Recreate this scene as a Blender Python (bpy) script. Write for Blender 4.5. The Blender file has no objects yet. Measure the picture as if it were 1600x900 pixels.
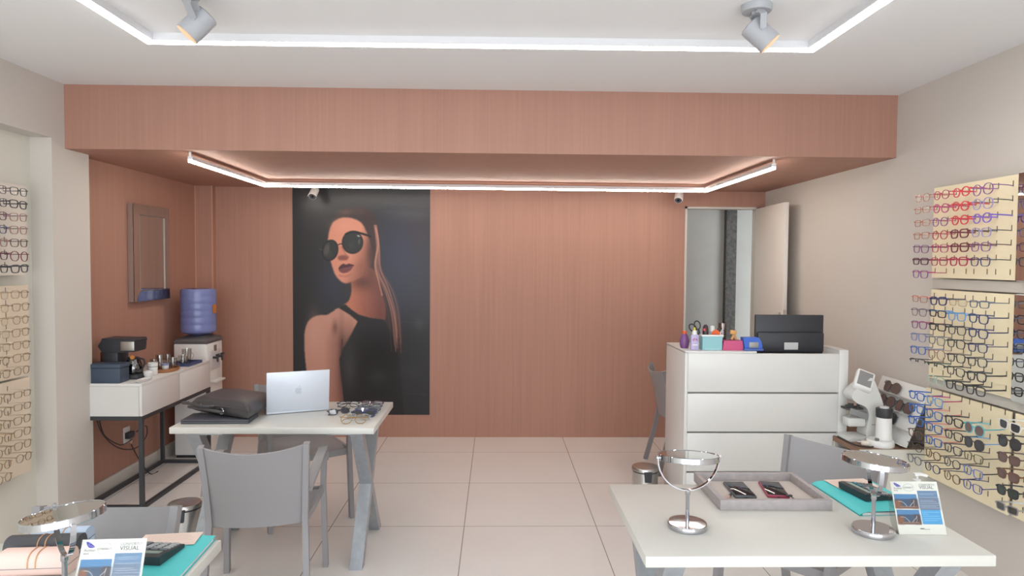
import bpy, bmesh, math, random
import numpy as np
from mathutils import Matrix, Vector, Euler
R = math.radians
rnd = random.Random(7)
SC = bpy.context.scene
COL = SC.collection

# ------------------------------------------------------------------ camera
def make_camera():
    f, pit, yaw, rol, h = 1055.5853, 0.0380, 0.0236, 0.0073, 1.5984
    cp, sp, cy, sy, cr, sr = math.cos(pit), math.sin(pit), math.cos(yaw), math.sin(yaw), math.cos(rol), math.sin(rol)
    F = Vector((sy * cp, cy * cp, -sp)); A = Vector((cy, -sy, 0)); U = A.cross(F)
    A2 = cr * A + sr * U; U2 = -sr * A + cr * U
    cd = bpy.data.cameras.new('camera'); cd.sensor_width = 36; cd.lens = f / 1600 * 36
    cd.clip_start = 0.02
    o = bpy.data.objects.new('camera', cd); COL.objects.link(o)
    m = Matrix.Identity(4)
    for i in range(3):
        m[i][0], m[i][1], m[i][2] = A2[i], U2[i], -F[i]
    m[0][3], m[1][3], m[2][3] = 0, 0, h
    o.matrix_world = m
    SC.camera = o
make_camera()

# ------------------------------------------------------------------ light and exposure
SC.view_settings.view_transform = 'Standard'
SC.view_settings.look = 'None'
SC.view_settings.gamma = 1
SC.view_settings.use_curve_mapping = False
SC.view_settings.exposure = -0.02
SC.cycles.use_denoising = True
SC.cycles.max_bounces = 10
SC.cycles.diffuse_bounces = 6
SC.cycles.transparent_max_bounces = 24
SC.cycles.caustics_reflective = False
SC.cycles.caustics_refractive = False

DAYLIGHT = 4.7
LED_MAIN = 18.0
LED_BACK = 37.0
SPOT_W = 28.0
STORE_W = 2.2
w = bpy.data.worlds.new('daylight'); SC.world = w; w.use_nodes = True
bg = w.node_tree.nodes['Background']
bg.inputs[0].default_value = (0.90, 0.955, 1.0, 1); bg.inputs[1].default_value = DAYLIGHT

def area_light(name, loc, rot, sx, sy, energy, color=(1, 1, 1), portal=False):
    l = bpy.data.lights.new(name, 'AREA'); l.shape = 'RECTANGLE'; l.size = sx; l.size_y = sy
    l.energy = energy; l.color = color
    if portal: l.cycles.is_portal = True
    o = bpy.data.objects.new(name, l); COL.objects.link(o); o.location = loc; o.rotation_euler = rot
    return o
area_light('shopfront_portal', (-0.06, -1.99, 1.32), (R(90), 0, 0), 5.0, 2.6, 1, portal=True)
area_light('storeroom_fill', (1.6, 6.5, 2.35), (0, 0, 0), 0.5, 0.25, STORE_W, (1, 0.99, 0.96))  # unseen fill light, added to brighten the storeroom behind the doorway

# ------------------------------------------------------------------ materials
def S(h):
    h = h.lstrip('#')
    c = [int(h[i:i + 2], 16) / 255 for i in (0, 2, 4)]
    return tuple(x / 12.92 if x <= 0.04045 else ((x + 0.055) / 1.055) ** 2.4 for x in c)
_M = {}
def mat(name, col, rough=0.5, metal=0.0, spec=0.5, emit=None, estr=0.0, coat=0.0, trans=0.0, bump=0.0, bscale=200.0, var=0.0):
    if name in _M: return _M[name]
    m = bpy.data.materials.new(name); m.use_nodes = True
    nt = m.node_tree; p = nt.nodes['Principled BSDF']
    c = S(col) if isinstance(col, str) else col
    p.inputs['Base Color'].default_value = (*c, 1)
    p.inputs['Roughness'].default_value = rough
    p.inputs['Metallic'].default_value = metal
    p.inputs['Specular IOR Level'].default_value = spec
    p.inputs['Coat Weight'].default_value = coat
    p.inputs['Transmission Weight'].default_value = trans
    if emit is not None:
        p.inputs['Emission Color'].default_value = (*emit, 1); p.inputs['Emission Strength'].default_value = estr
    if bump or var:
        tc = nt.nodes.new('ShaderNodeTexCoord'); n = nt.nodes.new('ShaderNodeTexNoise')
        n.inputs['Scale'].default_value = bscale; n.inputs['Detail'].default_value = 3
        nt.links.new(tc.outputs['Object'], n.inputs['Vector'])
        if bump:
            b = nt.nodes.new('ShaderNodeBump'); b.inputs['Strength'].default_value = bump; b.inputs['Distance'].default_value = 0.002
            nt.links.new(n.outputs['Fac'], b.inputs['Height']); nt.links.new(b.outputs['Normal'], p.inputs['Normal'])
        if var:
            r = nt.nodes.new('ShaderNodeValToRGB')
            r.color_ramp.elements[0].color = (*[x * (1 - var) for x in c], 1); r.color_ramp.elements[0].position = 0.3
            r.color_ramp.elements[1].color = (*[min(1, x * (1 + var)) for x in c], 1); r.color_ramp.elements[1].position = 0.7
            nt.links.new(n.outputs['Fac'], r.inputs['Fac']); nt.links.new(r.outputs['Color'], p.inputs['Base Color'])
    _M[name] = m
    return m

def clear(name, tint, gloss=0.08, rough=0.03):
    if name in _M: return _M[name]
    m = bpy.data.materials.new(name); m.use_nodes = True
    nt = m.node_tree; nt.nodes.remove(nt.nodes['Principled BSDF'])
    out = nt.nodes['Material Output']
    t = nt.nodes.new('ShaderNodeBsdfTransparent'); t.inputs[0].default_value = (*(S(tint) if isinstance(tint, str) else tint), 1)
    g = nt.nodes.new('ShaderNodeBsdfGlossy'); g.inputs['Roughness'].default_value = rough
    g.inputs['Color'].default_value = (0.95, 0.95, 0.95, 1)
    x = nt.nodes.new('ShaderNodeMixShader'); x.inputs[0].default_value = gloss
    nt.links.new(t.outputs[0], x.inputs[1]); nt.links.new(g.outputs[0], x.inputs[2]); nt.links.new(x.outputs[0], out.inputs['Surface'])
    _M[name] = m
    return m

def wood_mat(name, ca, cb, axis='Z', fine=60, rough=0.42):
    m = bpy.data.materials.new(name); m.use_nodes = True
    nt = m.node_tree; p = nt.nodes['Principled BSDF']; L = nt.links.new
    tc = nt.nodes.new('ShaderNodeTexCoord')
    outs = []
    for sc, det, stretch in ((fine, 4, 0.02), (7.0, 2, 0.05), (1.2, 2, 0.6)):
        mp = nt.nodes.new('ShaderNodeMapping')
        v = [sc, sc, sc]; v['XYZ'.index(axis)] = sc * stretch
        mp.inputs['Scale'].default_value = v
        n = nt.nodes.new('ShaderNodeTexNoise'); n.inputs['Scale'].default_value = 1; n.inputs['Detail'].default_value = det
        L(tc.outputs['Object'], mp.inputs['Vector']); L(mp.outputs['Vector'], n.inputs['Vector']); outs.append(n)
    a = nt.nodes.new('ShaderNodeMath'); a.operation = 'MULTIPLY_ADD'; a.inputs[1].default_value = 0.55
    b = nt.nodes.new('ShaderNodeMath'); b.operation = 'MULTIPLY'; b.inputs[1].default_value = 0.3
    c = nt.nodes.new('ShaderNodeMath'); c.operation = 'MULTIPLY_ADD'; c.inputs[1].default_value = 0.15
    L(outs[0].outputs['Fac'], a.inputs[0]); L(outs[1].outputs['Fac'], b.inputs[0])
    L(outs[2].outputs['Fac'], c.inputs[0]); L(b.outputs[0], c.inputs[2]); L(c.outputs[0], a.inputs[2])
    r = nt.nodes.new('ShaderNodeValToRGB')
    r.color_ramp.elements[0].position = 0.32; r.color_ramp.elements[0].color = (*S(ca), 1)
    r.color_ramp.elements[1].position = 0.68; r.color_ramp.elements[1].color = (*S(cb), 1)
    L(a.outputs[0], r.inputs['Fac']); L(r.outputs['Color'], p.inputs['Base Color'])
    p.inputs['Roughness'].default_value = rough
    _M[name] = m
    return m

def tile_mat():
    m = bpy.data.materials.new('porcelain_tile'); m.use_nodes = True
    nt = m.node_tree; p = nt.nodes['Principled BSDF']; L = nt.links.new
    tc = nt.nodes.new('ShaderNodeTexCoord'); sx = nt.nodes.new('ShaderNodeSeparateXYZ')
    L(tc.outputs['Object'], sx.inputs[0])
    gs = []
    for k, off in (('X', -0.1837), ('Y', 4.8361)):
        s = nt.nodes.new('ShaderNodeMath'); s.operation = 'SUBTRACT'; s.inputs[1].default_value = off - 8.0
        d = nt.nodes.new('ShaderNodeMath'); d.operation = 'DIVIDE'; d.inputs[1].default_value = 0.8
        f = nt.nodes.new('ShaderNodeMath'); f.operation = 'FRACT'
        c = nt.nodes.new('ShaderNodeMath'); c.operation = 'PINGPONG'; c.inputs[1].default_value = 0.5
        g = nt.nodes.new('ShaderNodeMath'); g.operation = 'LESS_THAN'; g.inputs[1].default_value = 0.0030
        L(sx.outputs[k], s.inputs[0]); L(s.outputs[0], d.inputs[0]); L(d.outputs[0], f.inputs[0]); L(f.outputs[0], c.inputs[0]); L(c.outputs[0], g.inputs[0])
        gs.append(g)
    mx = nt.nodes.new('ShaderNodeMath'); mx.operation = 'MAXIMUM'
    L(gs[0].outputs[0], mx.inputs[0]); L(gs[1].outputs[0], mx.inputs[1])
    n = nt.nodes.new('ShaderNodeTexNoise'); n.inputs['Scale'].default_value = 2.2; n.inputs['Detail'].default_value = 4
    L(tc.outputs['Object'], n.inputs['Vector'])
    r = nt.nodes.new('ShaderNodeValToRGB')
    r.color_ramp.elements[0].color = (*S('#e0dcd9'), 1); r.color_ramp.elements[1].color = (*S('#e9e6e4'), 1)
    L(n.outputs['Fac'], r.inputs['Fac'])
    x = nt.nodes.new('ShaderNodeMix'); x.data_type = 'RGBA'
    L(mx.outputs[0], x.inputs[0]); L(r.outputs['Color'], x.inputs[6]); x.inputs[7].default_value = (*S('#8f8780'), 1)
    L(x.outputs[2], p.inputs['Base Color'])
    p.inputs['Roughness'].default_value = 0.22
    p.inputs['Specular IOR Level'].default_value = 0.45
    return m

WOOD = wood_mat('reddish_wood_veneer', '#a27868', '#ae8271', 'Z', 55, 0.6)
DARKWOOD = wood_mat('brown_shelf_wood', '#7b5b48', '#947059', 'Y', 40, 0.5)
TILE = tile_mat()
WALL = mat('greige_wall_paint', '#cec8c1', 0.85, spec=0.2)
CEIL = mat('white_ceiling_paint', '#e8e8e9', 0.9, spec=0.2)
NICHE = mat('white_niche_paint', '#d8d6cc', 0.85, spec=0.2)
STORE = mat('grey_storeroom_plaster', '#a3a29d', 0.9, spec=0.1, var=0.05, bscale=3)
WHITE = mat('white_laminate', '#cdccc6', 0.35)
WHITE2 = mat('white_lacquer', '#d9d8d5', 0.3)
DOORW = mat('white_door_paint', '#e2ddd6', 0.45)
PLASTW = mat('white_plastic', '#e4e4e2', 0.4)
GREYP = mat('grey_polypropylene', '#918f91', 0.42, spec=0.4)
STEEL = mat('silver_painted_steel', '#a6abb1', 0.38, 0.55, bump=0.1, bscale=30, var=0.08)
CHROME = mat('chrome', '#bfc0c6', 0.07, 1.0)
SATIN = mat('brushed_steel', '#c6c4c0', 0.28, 1.0)
MIRROR = mat('mirror_glass', '#c9c9c6', 0.015, 1.0)
BLACKM = mat('black_metal', '#3a3b3f', 0.45)
BLACKP = mat('black_plastic', '#33343a', 0.45)
LEATHER = mat('black_leather', '#454245', 0.42, bump=0.5, bscale=160)
BOARD = mat('beige_display_board', '#f2e5c3', 0.55, var=0.03, bscale=6)
SLOT = mat('dark_slot', '#59503f', 0.8)
ACRYL = clear('clear_acrylic', '#eceeee', 0.10)
LED = mat('led_diffuser', '#ffffff', 0.5, emit=(0.97, 0.985, 1.0), estr=LED_MAIN)
LED2 = mat('led_diffuser_back', '#ffffff', 0.5, emit=(1, 0.93, 0.83), estr=LED_BACK)
WARM = mat('warm_lamp_glow', '#40342a', 0.5, emit=(1, 0.68, 0.40), estr=0.95)
ALU = mat('laptop_aluminium', '#d3d9e4', 0.38, 0.25)
TAUPE = mat('taupe_tray_wood', '#a39c9c', 0.55, var=0.08, bscale=40)
GREYTRIM = mat('warm_grey_trim', '#8f8a86', 0.5)

# ------------------------------------------------------------------ mesh builder
class MB:
    def __init__(s): s.bm = bmesh.new(); s.M = Matrix.Identity(4); s.mi = 0
    def _fin(s, verts, faces):
        for v in verts: v.co = s.M @ v.co
        for f in faces: f.material_index = s.mi
    def box(s, c, size, rot=None, bev=0.0, seg=2):
        m = Matrix.Translation(c)
        if rot is not None: m = m @ Euler(rot).to_matrix().to_4x4()
        m = m @ Matrix.Diagonal((*size, 1))
        r = bmesh.ops.create_cube(s.bm, size=1, matrix=m); vs = r['verts']
        fs = list({f for v in vs for f in v.link_faces})
        if bev:
            es = list({e for v in vs for e in v.link_edges})
            q = bmesh.ops.bevel(s.bm, geom=es, offset=bev, segments=seg, affect='EDGES', profile=0.5)
            fs = [f for f in q['faces'] if f.is_valid]
            seen = set(fs); st = list(fs)
            while st:
                f = st.pop()
                for e in f.edges:
                    for g in e.link_faces:
                        if g not in seen: seen.add(g); st.append(g)
            fs = list(seen); vs = list({v for f in fs for v in f.verts})
        s._fin(vs, fs); return s
    def b2(s, x0, x1, y0, y1, z0, z1, bev=0.0):
        return s.box(((x0 + x1) / 2, (y0 + y1) / 2, (z0 + z1) / 2), (x1 - x0, y1 - y0, z1 - z0), None, bev)
    def tube(s, pts, r, seg=8, closed=False, prof=None, cap=True, up=None):
        P = [Vector(p) for p in pts]; n = len(P)
        rs = r if isinstance(r, (list, tuple)) else [r] * n
        if prof is None: prof = [(math.cos(2 * math.pi * k / seg), math.sin(2 * math.pi * k / seg)) for k in range(seg)]
        rings = []; prev = None
        for i in range(n):
            if closed: t = P[(i + 1) % n] - P[i - 1]
            else: t = P[min(i + 1, n - 1)] - P[max(i - 1, 0)]
            t.normalize()
            if up is not None: a = Vector(up) - t * t.dot(Vector(up))
            elif prev is None:
                a = Vector((0, 0, 1)) if abs(t.z) < 0.9 else Vector((0, 1, 0)); a = a - t * t.dot(a)
            else: a = prev - t * t.dot(prev)
            a.normalize(); prev = a; b = t.cross(a)
            rings.append([s.bm.verts.new(P[i] + a * (u * rs[i]) + b * (v * rs[i])) for u, v in prof])
        fs = []; m = len(prof)
        for i in range(n if closed else n - 1):
            A, B = rings[i], rings[(i + 1) % n]
            for k in range(m): fs.append(s.bm.faces.new((A[k], A[(k + 1) % m], B[(k + 1) % m], B[k])))
        if not closed and cap:
            fs.append(s.bm.faces.new(list(reversed(rings[0])))); fs.append(s.bm.faces.new(rings[-1]))
        s._fin([v for q in rings for v in q], fs); return s
    def bar(s, pts, a, b, up=(0, 0, 1), closed=False):
        """bar of rectangular section; a along 'up', b across"""
        return s.tube(pts, 1.0, prof=[(-a / 2, -b / 2), (a / 2, -b / 2), (a / 2, b / 2), (-a / 2, b / 2)], up=up, closed=closed)
    def cyl(s, p0, p1, r, r2=None, seg=20):
        return s.tube([p0, p1], [r, r if r2 is None else r2], seg)
    def lathe(s, prof, seg=28, c=(0, 0, 0), sx=1, sy=1):
        rings = []
        for r, z in prof:
            if r <= 1e-6: rings.append([s.bm.verts.new((c[0], c[1], c[2] + z))])
            else: rings.append([s.bm.verts.new((c[0] + sx * r * math.cos(2 * math.pi * k / seg), c[1] + sy * r * math.sin(2 * math.pi * k / seg), c[2] + z)) for k in range(seg)])
        fs = []
        for A, B in zip(rings, rings[1:]):
            for k in range(seg):
                j = (k + 1) % seg
                if len(A) == 1 and len(B) == 1: continue
                if len(A) == 1: fs.append(s.bm.faces.new((A[0], B[j], B[k])))
                elif len(B) == 1: fs.append(s.bm.faces.new((A[k], A[j], B[0])))
                else: fs.append(s.bm.faces.new((A[k], A[j], B[j], B[k])))
        s._fin([v for q in rings for v in q], fs); return s
    def prism(s, poly, d0, d1, plane='XZ'):
        def P(u, v, d): return {'XZ': (u, d, v), 'YZ': (d, u, v), 'XY': (u, v, d)}[plane]
        A = [s.bm.verts.new(P(u, v, d0)) for u, v in poly]; B = [s.bm.verts.new(P(u, v, d1)) for u, v in poly]
        n = len(poly); fs = [s.bm.faces.new(A), s.bm.faces.new(list(reversed(B)))]
        for k in range(n): fs.append(s.bm.faces.new((A[k], B[k], B[(k + 1) % n], A[(k + 1) % n])))
        s._fin(A + B, fs); return s
    def sheet(s, fn, nu, nv, th):
        """closed shell: fn(u,v)->point, thickness th along the local normal"""
        def nrm(u, v):
            e = 1e-3
            a = Vector(fn(min(u + e, 1), v)) - Vector(fn(max(u - e, 0), v)); b = Vector(fn(u, min(v + e, 1))) - Vector(fn(u, max(v - e, 0)))
            return a.cross(b).normalized()
        T, Bo = [], []
        for j in range(nv + 1):
            rt, rb = [], []
            for i in range(nu + 1):
                u, v = i / nu, j / nv; p = Vector(fn(u, v)); q = nrm(u, v) * (th / 2)
                rt.append(s.bm.verts.new(p + q)); rb.append(s.bm.verts.new(p - q))
            T.append(rt); Bo.append(rb)
        fs = []
        for j in range(nv):
            for i in range(nu):
                fs.append(s.bm.faces.new((T[j][i], T[j][i + 1], T[j + 1][i + 1], T[j + 1][i])))
                fs.append(s.bm.faces.new((Bo[j][i], Bo[j + 1][i], Bo[j + 1][i + 1], Bo[j][i + 1])))
        for i in range(nu):
            fs.append(s.bm.faces.new((T[0][i], Bo[0][i], Bo[0][i + 1], T[0][i + 1])))
            fs.append(s.bm.faces.new((T[nv][i], T[nv][i + 1], Bo[nv][i + 1], Bo[nv][i])))
        for j in range(nv):
            fs.append(s.bm.faces.new((T[j][0], T[j + 1][0], Bo[j + 1][0], Bo[j][0])))
            fs.append(s.bm.faces.new((T[j][nu], Bo[j][nu], Bo[j + 1][nu], T[j + 1][nu])))
        s._fin([v for q in T + Bo for v in q], fs); return s
    def build(s, name, mats, parent=None, smooth=True, ang=38):
        bmesh.ops.recalc_face_normals(s.bm, faces=s.bm.faces[:])
        me = bpy.data.meshes.new(name); s.bm.to_mesh(me); s.bm.free()
        for m in (mats if isinstance(mats, (list, tuple)) else [mats]): me.materials.append(m)
        if smooth:
            me.polygons.foreach_set('use_smooth', [True] * len(me.polygons)); me.set_sharp_from_angle(angle=R(ang))
        o = bpy.data.objects.new(name, me); COL.objects.link(o)
        if parent is not None: o.parent = parent
        return o

def tag(o, label=None, cat=None, group=None, kind=None):
    if label: o['label'] = label
    if cat: o['category'] = cat
    if group: o['group'] = group
    if kind: o['kind'] = kind
    return o
def thing(name, label, cat, loc=(0, 0, 0), rz=0.0, group=None):
    o = bpy.data.objects.new(name, None); o.empty_display_size = 0.05; COL.objects.link(o)
    o.location = loc; o.rotation_euler = (0, 0, R(rz))
    return tag(o, label, cat, group)
def struct(name, mb, m, label=None, smooth=False):
    return tag(mb.build(name, m, None, smooth), label, None, None, 'structure')
KIDS = {}
def copy_tree(o, parent=None):
    c = o.copy(); COL.objects.link(c)
    if parent is not None: c.parent = parent
    for ch in o.children: copy_tree(ch, c)
    return c
def textmesh(name, body, size, m, parent, M, align='LEFT', extrude=0.0001, xs=1.0):
    cu = bpy.data.curves.new('text', 'FONT'); cu.body = body; cu.size = size; cu.extrude = extrude; cu.align_x = align; cu.resolution_u = 3
    t = bpy.data.objects.new('text', cu); COL.objects.link(t)
    dg = bpy.context.evaluated_depsgraph_get(); me = bpy.data.meshes.new_from_object(t.evaluated_get(dg))
    bpy.data.objects.remove(t)
    me.transform(M @ Matrix.Diagonal((xs, 1, 1, 1))); me.name = name; me.materials.clear(); me.materials.append(m)
    o = bpy.data.objects.new(name, me); COL.objects.link(o); o.parent = parent
    return o

# ------------------------------------------------------------------ printed pictures (procedural, colours per vertex)
def poly_mask(W, H, pts):
    yy, xx = np.mgrid[0:H, 0:W]; ins = np.zeros((H, W), bool); n = len(pts)
    for i in range(n):
        x0, y0 = pts[i]; x1, y1 = pts[(i + 1) % n]
        if y0 == y1: continue
        c = ((yy < y0) != (yy < y1)) & (xx < (x1 - x0) * (yy - y0) / (y1 - y0) + x0)
        ins ^= c
    return ins.astype(float)
def blur(a, s):
    if s <= 0: return a
    k = int(max(1, round(3 * s))); w_ = np.exp(-0.5 * (np.arange(-k, k + 1) / s) ** 2); w_ /= w_.sum()
    for ax in (0, 1):
        pad = [(0, 0), (0, 0)]; pad[ax] = (k, k); b = np.pad(a, pad, mode='edge'); o = np.zeros_like(a)
        for i, q in enumerate(w_):
            o += q * (b[i:i + a.shape[0], :] if ax == 0 else b[:, i:i + a.shape[1]])
        a = o
    return a
def smooth_pts(pts, n=6, closed=True):
    P = [np.array(p, float) for p in pts]; out = []; m = len(P)
    for i in range(m if closed else m - 1):
        p0, p1, p2, p3 = (P[(i - 1) % m], P[i], P[(i + 1) % m], P[(i + 2) % m]) if closed else (P[max(i - 1, 0)], P[i], P[i + 1], P[min(i + 2, m - 1)])
        for k in range(n):
            t = k / n
            out.append(tuple(0.5 * (2 * p1 + (p2 - p0) * t + (2 * p0 - 5 * p1 + 4 * p2 - p3) * t * t + (3 * p1 - p0 - 3 * p2 + p3) * t ** 3)))
    if not closed: out.append(tuple(P[-1]))
    return out
class Pic:
    """picture in coordinates x0..x1, y0..y1 (y down)"""
    def __init__(s, x0, x1, y0, y1, W, H, base):
        s.x0, s.y0 = x0, y0; s.k = W / (x1 - x0); s.ky = H / (y1 - y0); s.W, s.H = W, H
        s.im = np.ones((H, W, 3)) * np.array(base, float)
        yy, xx = np.mgrid[0:H, 0:W]; s.X = xx / s.k + x0; s.Y = yy / s.ky + y0
    def t(s, pts): return [((x - s.x0) * s.k, (y - s.y0) * s.ky) for x, y in pts]
    def mask(s, pts, soft=0.7, sm=True):
        p = s.t(pts); p = smooth_pts(p) if sm else p
        return blur(poly_mask(s.W, s.H, p), soft * s.k)
    def put(s, m, c):
        c = np.array(c, float)
        if c.ndim == 1: c = c[None, None, :]
        s.im = s.im * (1 - m[..., None]) + c * m[..., None]
    def blob(s, x, y, rx, ry, c, a): s.put(a * np.exp(-(((s.X - x) / rx) ** 2 + ((s.Y - y) / ry) ** 2)), c)
    def line(s, pts, wd, c, a=1.0, soft=0.5, sm=True):
        p = smooth_pts(pts, 10, False) if sm else pts
        d = np.full((s.H, s.W), 1e9)
        for (xa, ya), (xb, yb) in zip(p, p[1:]):
            dx, dy = xb - xa, yb - ya; L = dx * dx + dy * dy + 1e-9
            t = np.clip(((s.X - xa) * dx + (s.Y - ya) * dy) / L, 0, 1)
            d = np.minimum(d, np.hypot(s.X - xa - t * dx, s.Y - ya - t * dy))
        s.put(a * np.clip((wd / 2 + soft - d) / (2 * soft), 0, 1), c)
    def ell(s, x, y, rx, ry, ang, c, a=1.0, soft=0.06):
        ca, sa = math.cos(ang), math.sin(ang); u = ((s.X - x) * ca + (s.Y - y) * sa) / rx; v = (-(s.X - x) * sa + (s.Y - y) * ca) / ry
        s.put(a * np.clip((1 + soft - np.hypot(u, v)) / (2 * soft), 0, 1), c)
    def mesh(s, name, corner, ux, uz, m, parent=None):
        """corner = top-left; ux = full width vector, uz = full height vector downwards"""
        W, H = s.W, s.H; c, ux, uz = np.array(corner), np.array(ux), np.array(uz)
        u = np.linspace(0, 1, W)[None, :, None]; v = np.linspace(0, 1, H)[:, None, None]
        co = (c + u * ux + v * uz).reshape(-1, 3)
        idx = np.arange(W * H).reshape(H, W)
        q = np.stack([idx[:-1, :-1], idx[1:, :-1], idx[1:, 1:], idx[:-1, 1:]], -1).reshape(-1, 4)
        me = bpy.data.meshes.new(name); me.from_pydata(co.tolist(), [], q.tolist())
        a = me.color_attributes.new('print', 'FLOAT_COLOR', 'POINT')
        sr = np.clip(s.im / 255, 0, 1); lin = np.where(sr <= 0.04045, sr / 12.92, ((sr + 0.055) / 1.055) ** 2.4)
        a.data.foreach_set('color', np.concatenate([lin.reshape(-1, 3), np.ones((W * H, 1))], 1).ravel())
        me.materials.append(m); o = bpy.data.objects.new(name, me); COL.objects.link(o)
        if parent is not None: o.parent = parent
        return o
def print_mat(name, rough):
    m = bpy.data.materials.new(name); m.use_nodes = True; nt = m.node_tree
    a = nt.nodes.new('ShaderNodeAttribute'); a.attribute_name = 'print'; p = nt.nodes['Principled BSDF']
    nt.links.new(a.outputs['Color'], p.inputs['Base Color']); p.inputs['Roughness'].default_value = rough; p.inputs['Specular IOR Level'].default_value = 0.3
    return m
PRINT = print_mat('glossy_print', 0.3)
PAPERP = print_mat('printed_paper', 0.5)

# ================================================================== ROOM
XL, XR, YB, ZC, ZS, YS, XW, YF = -2.5705, 2.4454, 6.1226, 2.634, 2.2551, 4.1102, -2.665, -2.0
struct('floor', MB().b2(-3.3, 3.4, YF, 7.2, -0.1, 0.0), TILE, 'pale polished porcelain tile floor')
struct('ceiling', MB().b2(-3.1, 2.6, YF, YS + 0.05, ZC, ZC + 0.1), CEIL, 'white painted ceiling')
mb = MB(); mb.b2(-2.74, XR + 0.02, YS, YB, ZS, ZC + 0.06)
struct('trim_1', mb, WOOD, 'wood veneered soffit over the back of the shop')
DX0, DX1, DZ = 1.713, 2.385, 2.115
mb = MB(); mb.b2(-2.8, DX0, YB, YB + 0.1, 0, ZS + 0.1); mb.b2(DX1, 2.6, YB, YB + 0.1, 0, ZS + 0.1); mb.b2(DX0, DX1, YB, YB + 0.1, DZ, ZS + 0.1)
struct('wall_back', mb, WOOD, 'reddish wood veneer back wall')
struct('wall_right', MB().b2(XR, XR + 0.12, YF, YB + 0.1, 0, ZC + 0.1), WALL, 'greige painted right wall')
mb = MB()
mb.b2(-2.80, XL, 3.99, 4.345, 0, ZC + 0.02)               # pier
mb.b2(-2.80, XL, YF, 3.99, 2.30, ZC + 0.02)              # header above the niche
struct('wall_left', mb, WALL, 'greige pier and header around the left display niche')
struct('wall_niche', MB().b2(-2.80, -2.695, YF, 3.99, 0, 2.30), NICHE, 'white wall of the left display niche')
struct('wall_left_wood', MB().b2(-2.80, XW, 4.345, YB, 0, ZS + 0.02), WOOD, 'reddish wood veneer left wall')
mb = MB(); mb.b2(XW, -2.512, 6.055, YB, 0, ZS)
struct('trim_2', mb, WOOD, 'wood veneered corner boxing')
mb = MB(); mb.b2(-2.518, -2.509, 6.050, 6.057, 0, ZS); mb.b2(XW, XW + 0.008, 6.049, 6.056, 0, ZS)
struct('trim_3', mb, mat('pale_edge_strip', '#c7967c', 0.5), 'pale edge strips of the corner boxing')
struct('baseboard_left', MB().b2(XW, XW + 0.015, 4.345, 6.055, 0, 0.10), mat('white_baseboard', '#c9c7c1', 0.5), 'pale baseboard below the left wood wall')
# storeroom behind the door
mb = MB(); mb.b2(0.9, 3.3, 6.86, 6.96, 0, 2.6)
struct('wall_storeroom_back', mb, STORE, 'grey storeroom wall seen through the doorway')
struct('wall_storeroom_left', MB().b2(0.8, 0.9, YB + 0.1, 6.96, 0, 2.6), STORE)
struct('wall_storeroom_right', MB().b2(3.2, 3.3, YB + 0.1, 6.96, 0, 2.6), STORE)
struct('ceiling_storeroom', MB().b2(0.8, 3.3, YB + 0.1, 6.96, 2.5, 2.6), STORE)
mb = MB(); mb.b2(2.322, 2.432, 6.79, 6.86, 0, 2.5, 0.006)
struct('trim_4', mb, mat('dark_rough_timber', '#4d4b49', 0.9, bump=0.8, bscale=40, var=0.35), 'dark rough timber post in the storeroom')
mb = MB(); mb.b2(DX0, DX0 + 0.018, YB - 0.008, YB + 0.1, 0, DZ); mb.b2(DX1 - 0.018, DX1, YB - 0.008, YB + 0.1, 0, DZ); mb.b2(DX0, DX1, YB - 0.008, YB + 0.1, DZ - 0.018, DZ)
struct('trim_5', mb, mat('door_jamb_paint', '#c9c4bc', 0.5), 'white door jamb')

def door():
    t = bpy.data.objects.new('door_1', None); COL.objects.link(t); tag(t, 'open white door leaf standing near the right wall', None, None, 'structure')
    t.location = (2.368, 6.10, 0); L = 0.70
    t.rotation_euler = (0, 0, -math.atan2(0.034, 0.70))      # leaf runs along -y
    MB().b2(-0.0175, 0.0175, -L, 0, 0.008, 2.098, 0.002).build('door_leaf', DOORW, t)
    for sgn in (-1, 1):
        m = MB(); x = sgn * 0.0185
        m.box((x, -L + 0.055, 1.125), (0.006, 0.04, 0.16), None, 0.002)
        m.cyl((x, -L + 0.055, 1.155), (x + sgn * 0.05, -L + 0.055, 1.155), 0.010)
        m.tube([(x + sgn * 0.05, -L + 0.05, 1.155), (x + sgn * 0.052, -L + 0.09, 1.157), (x + sgn * 0.05, -L + 0.17, 1.153)], 0.009)
        m.build('door_handle', SATIN, t)
    MB().box((0, -L - 0.001, 1.13), (0.022, 0.003, 0.2)).build('lock_plate', SATIN, t)
    for z in (0.25, 1.05, 1.85): MB().cyl((0, 0.012, z - 0.045), (0, 0.012, z + 0.045), 0.008).build('hinge', SATIN, t)
door()

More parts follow.
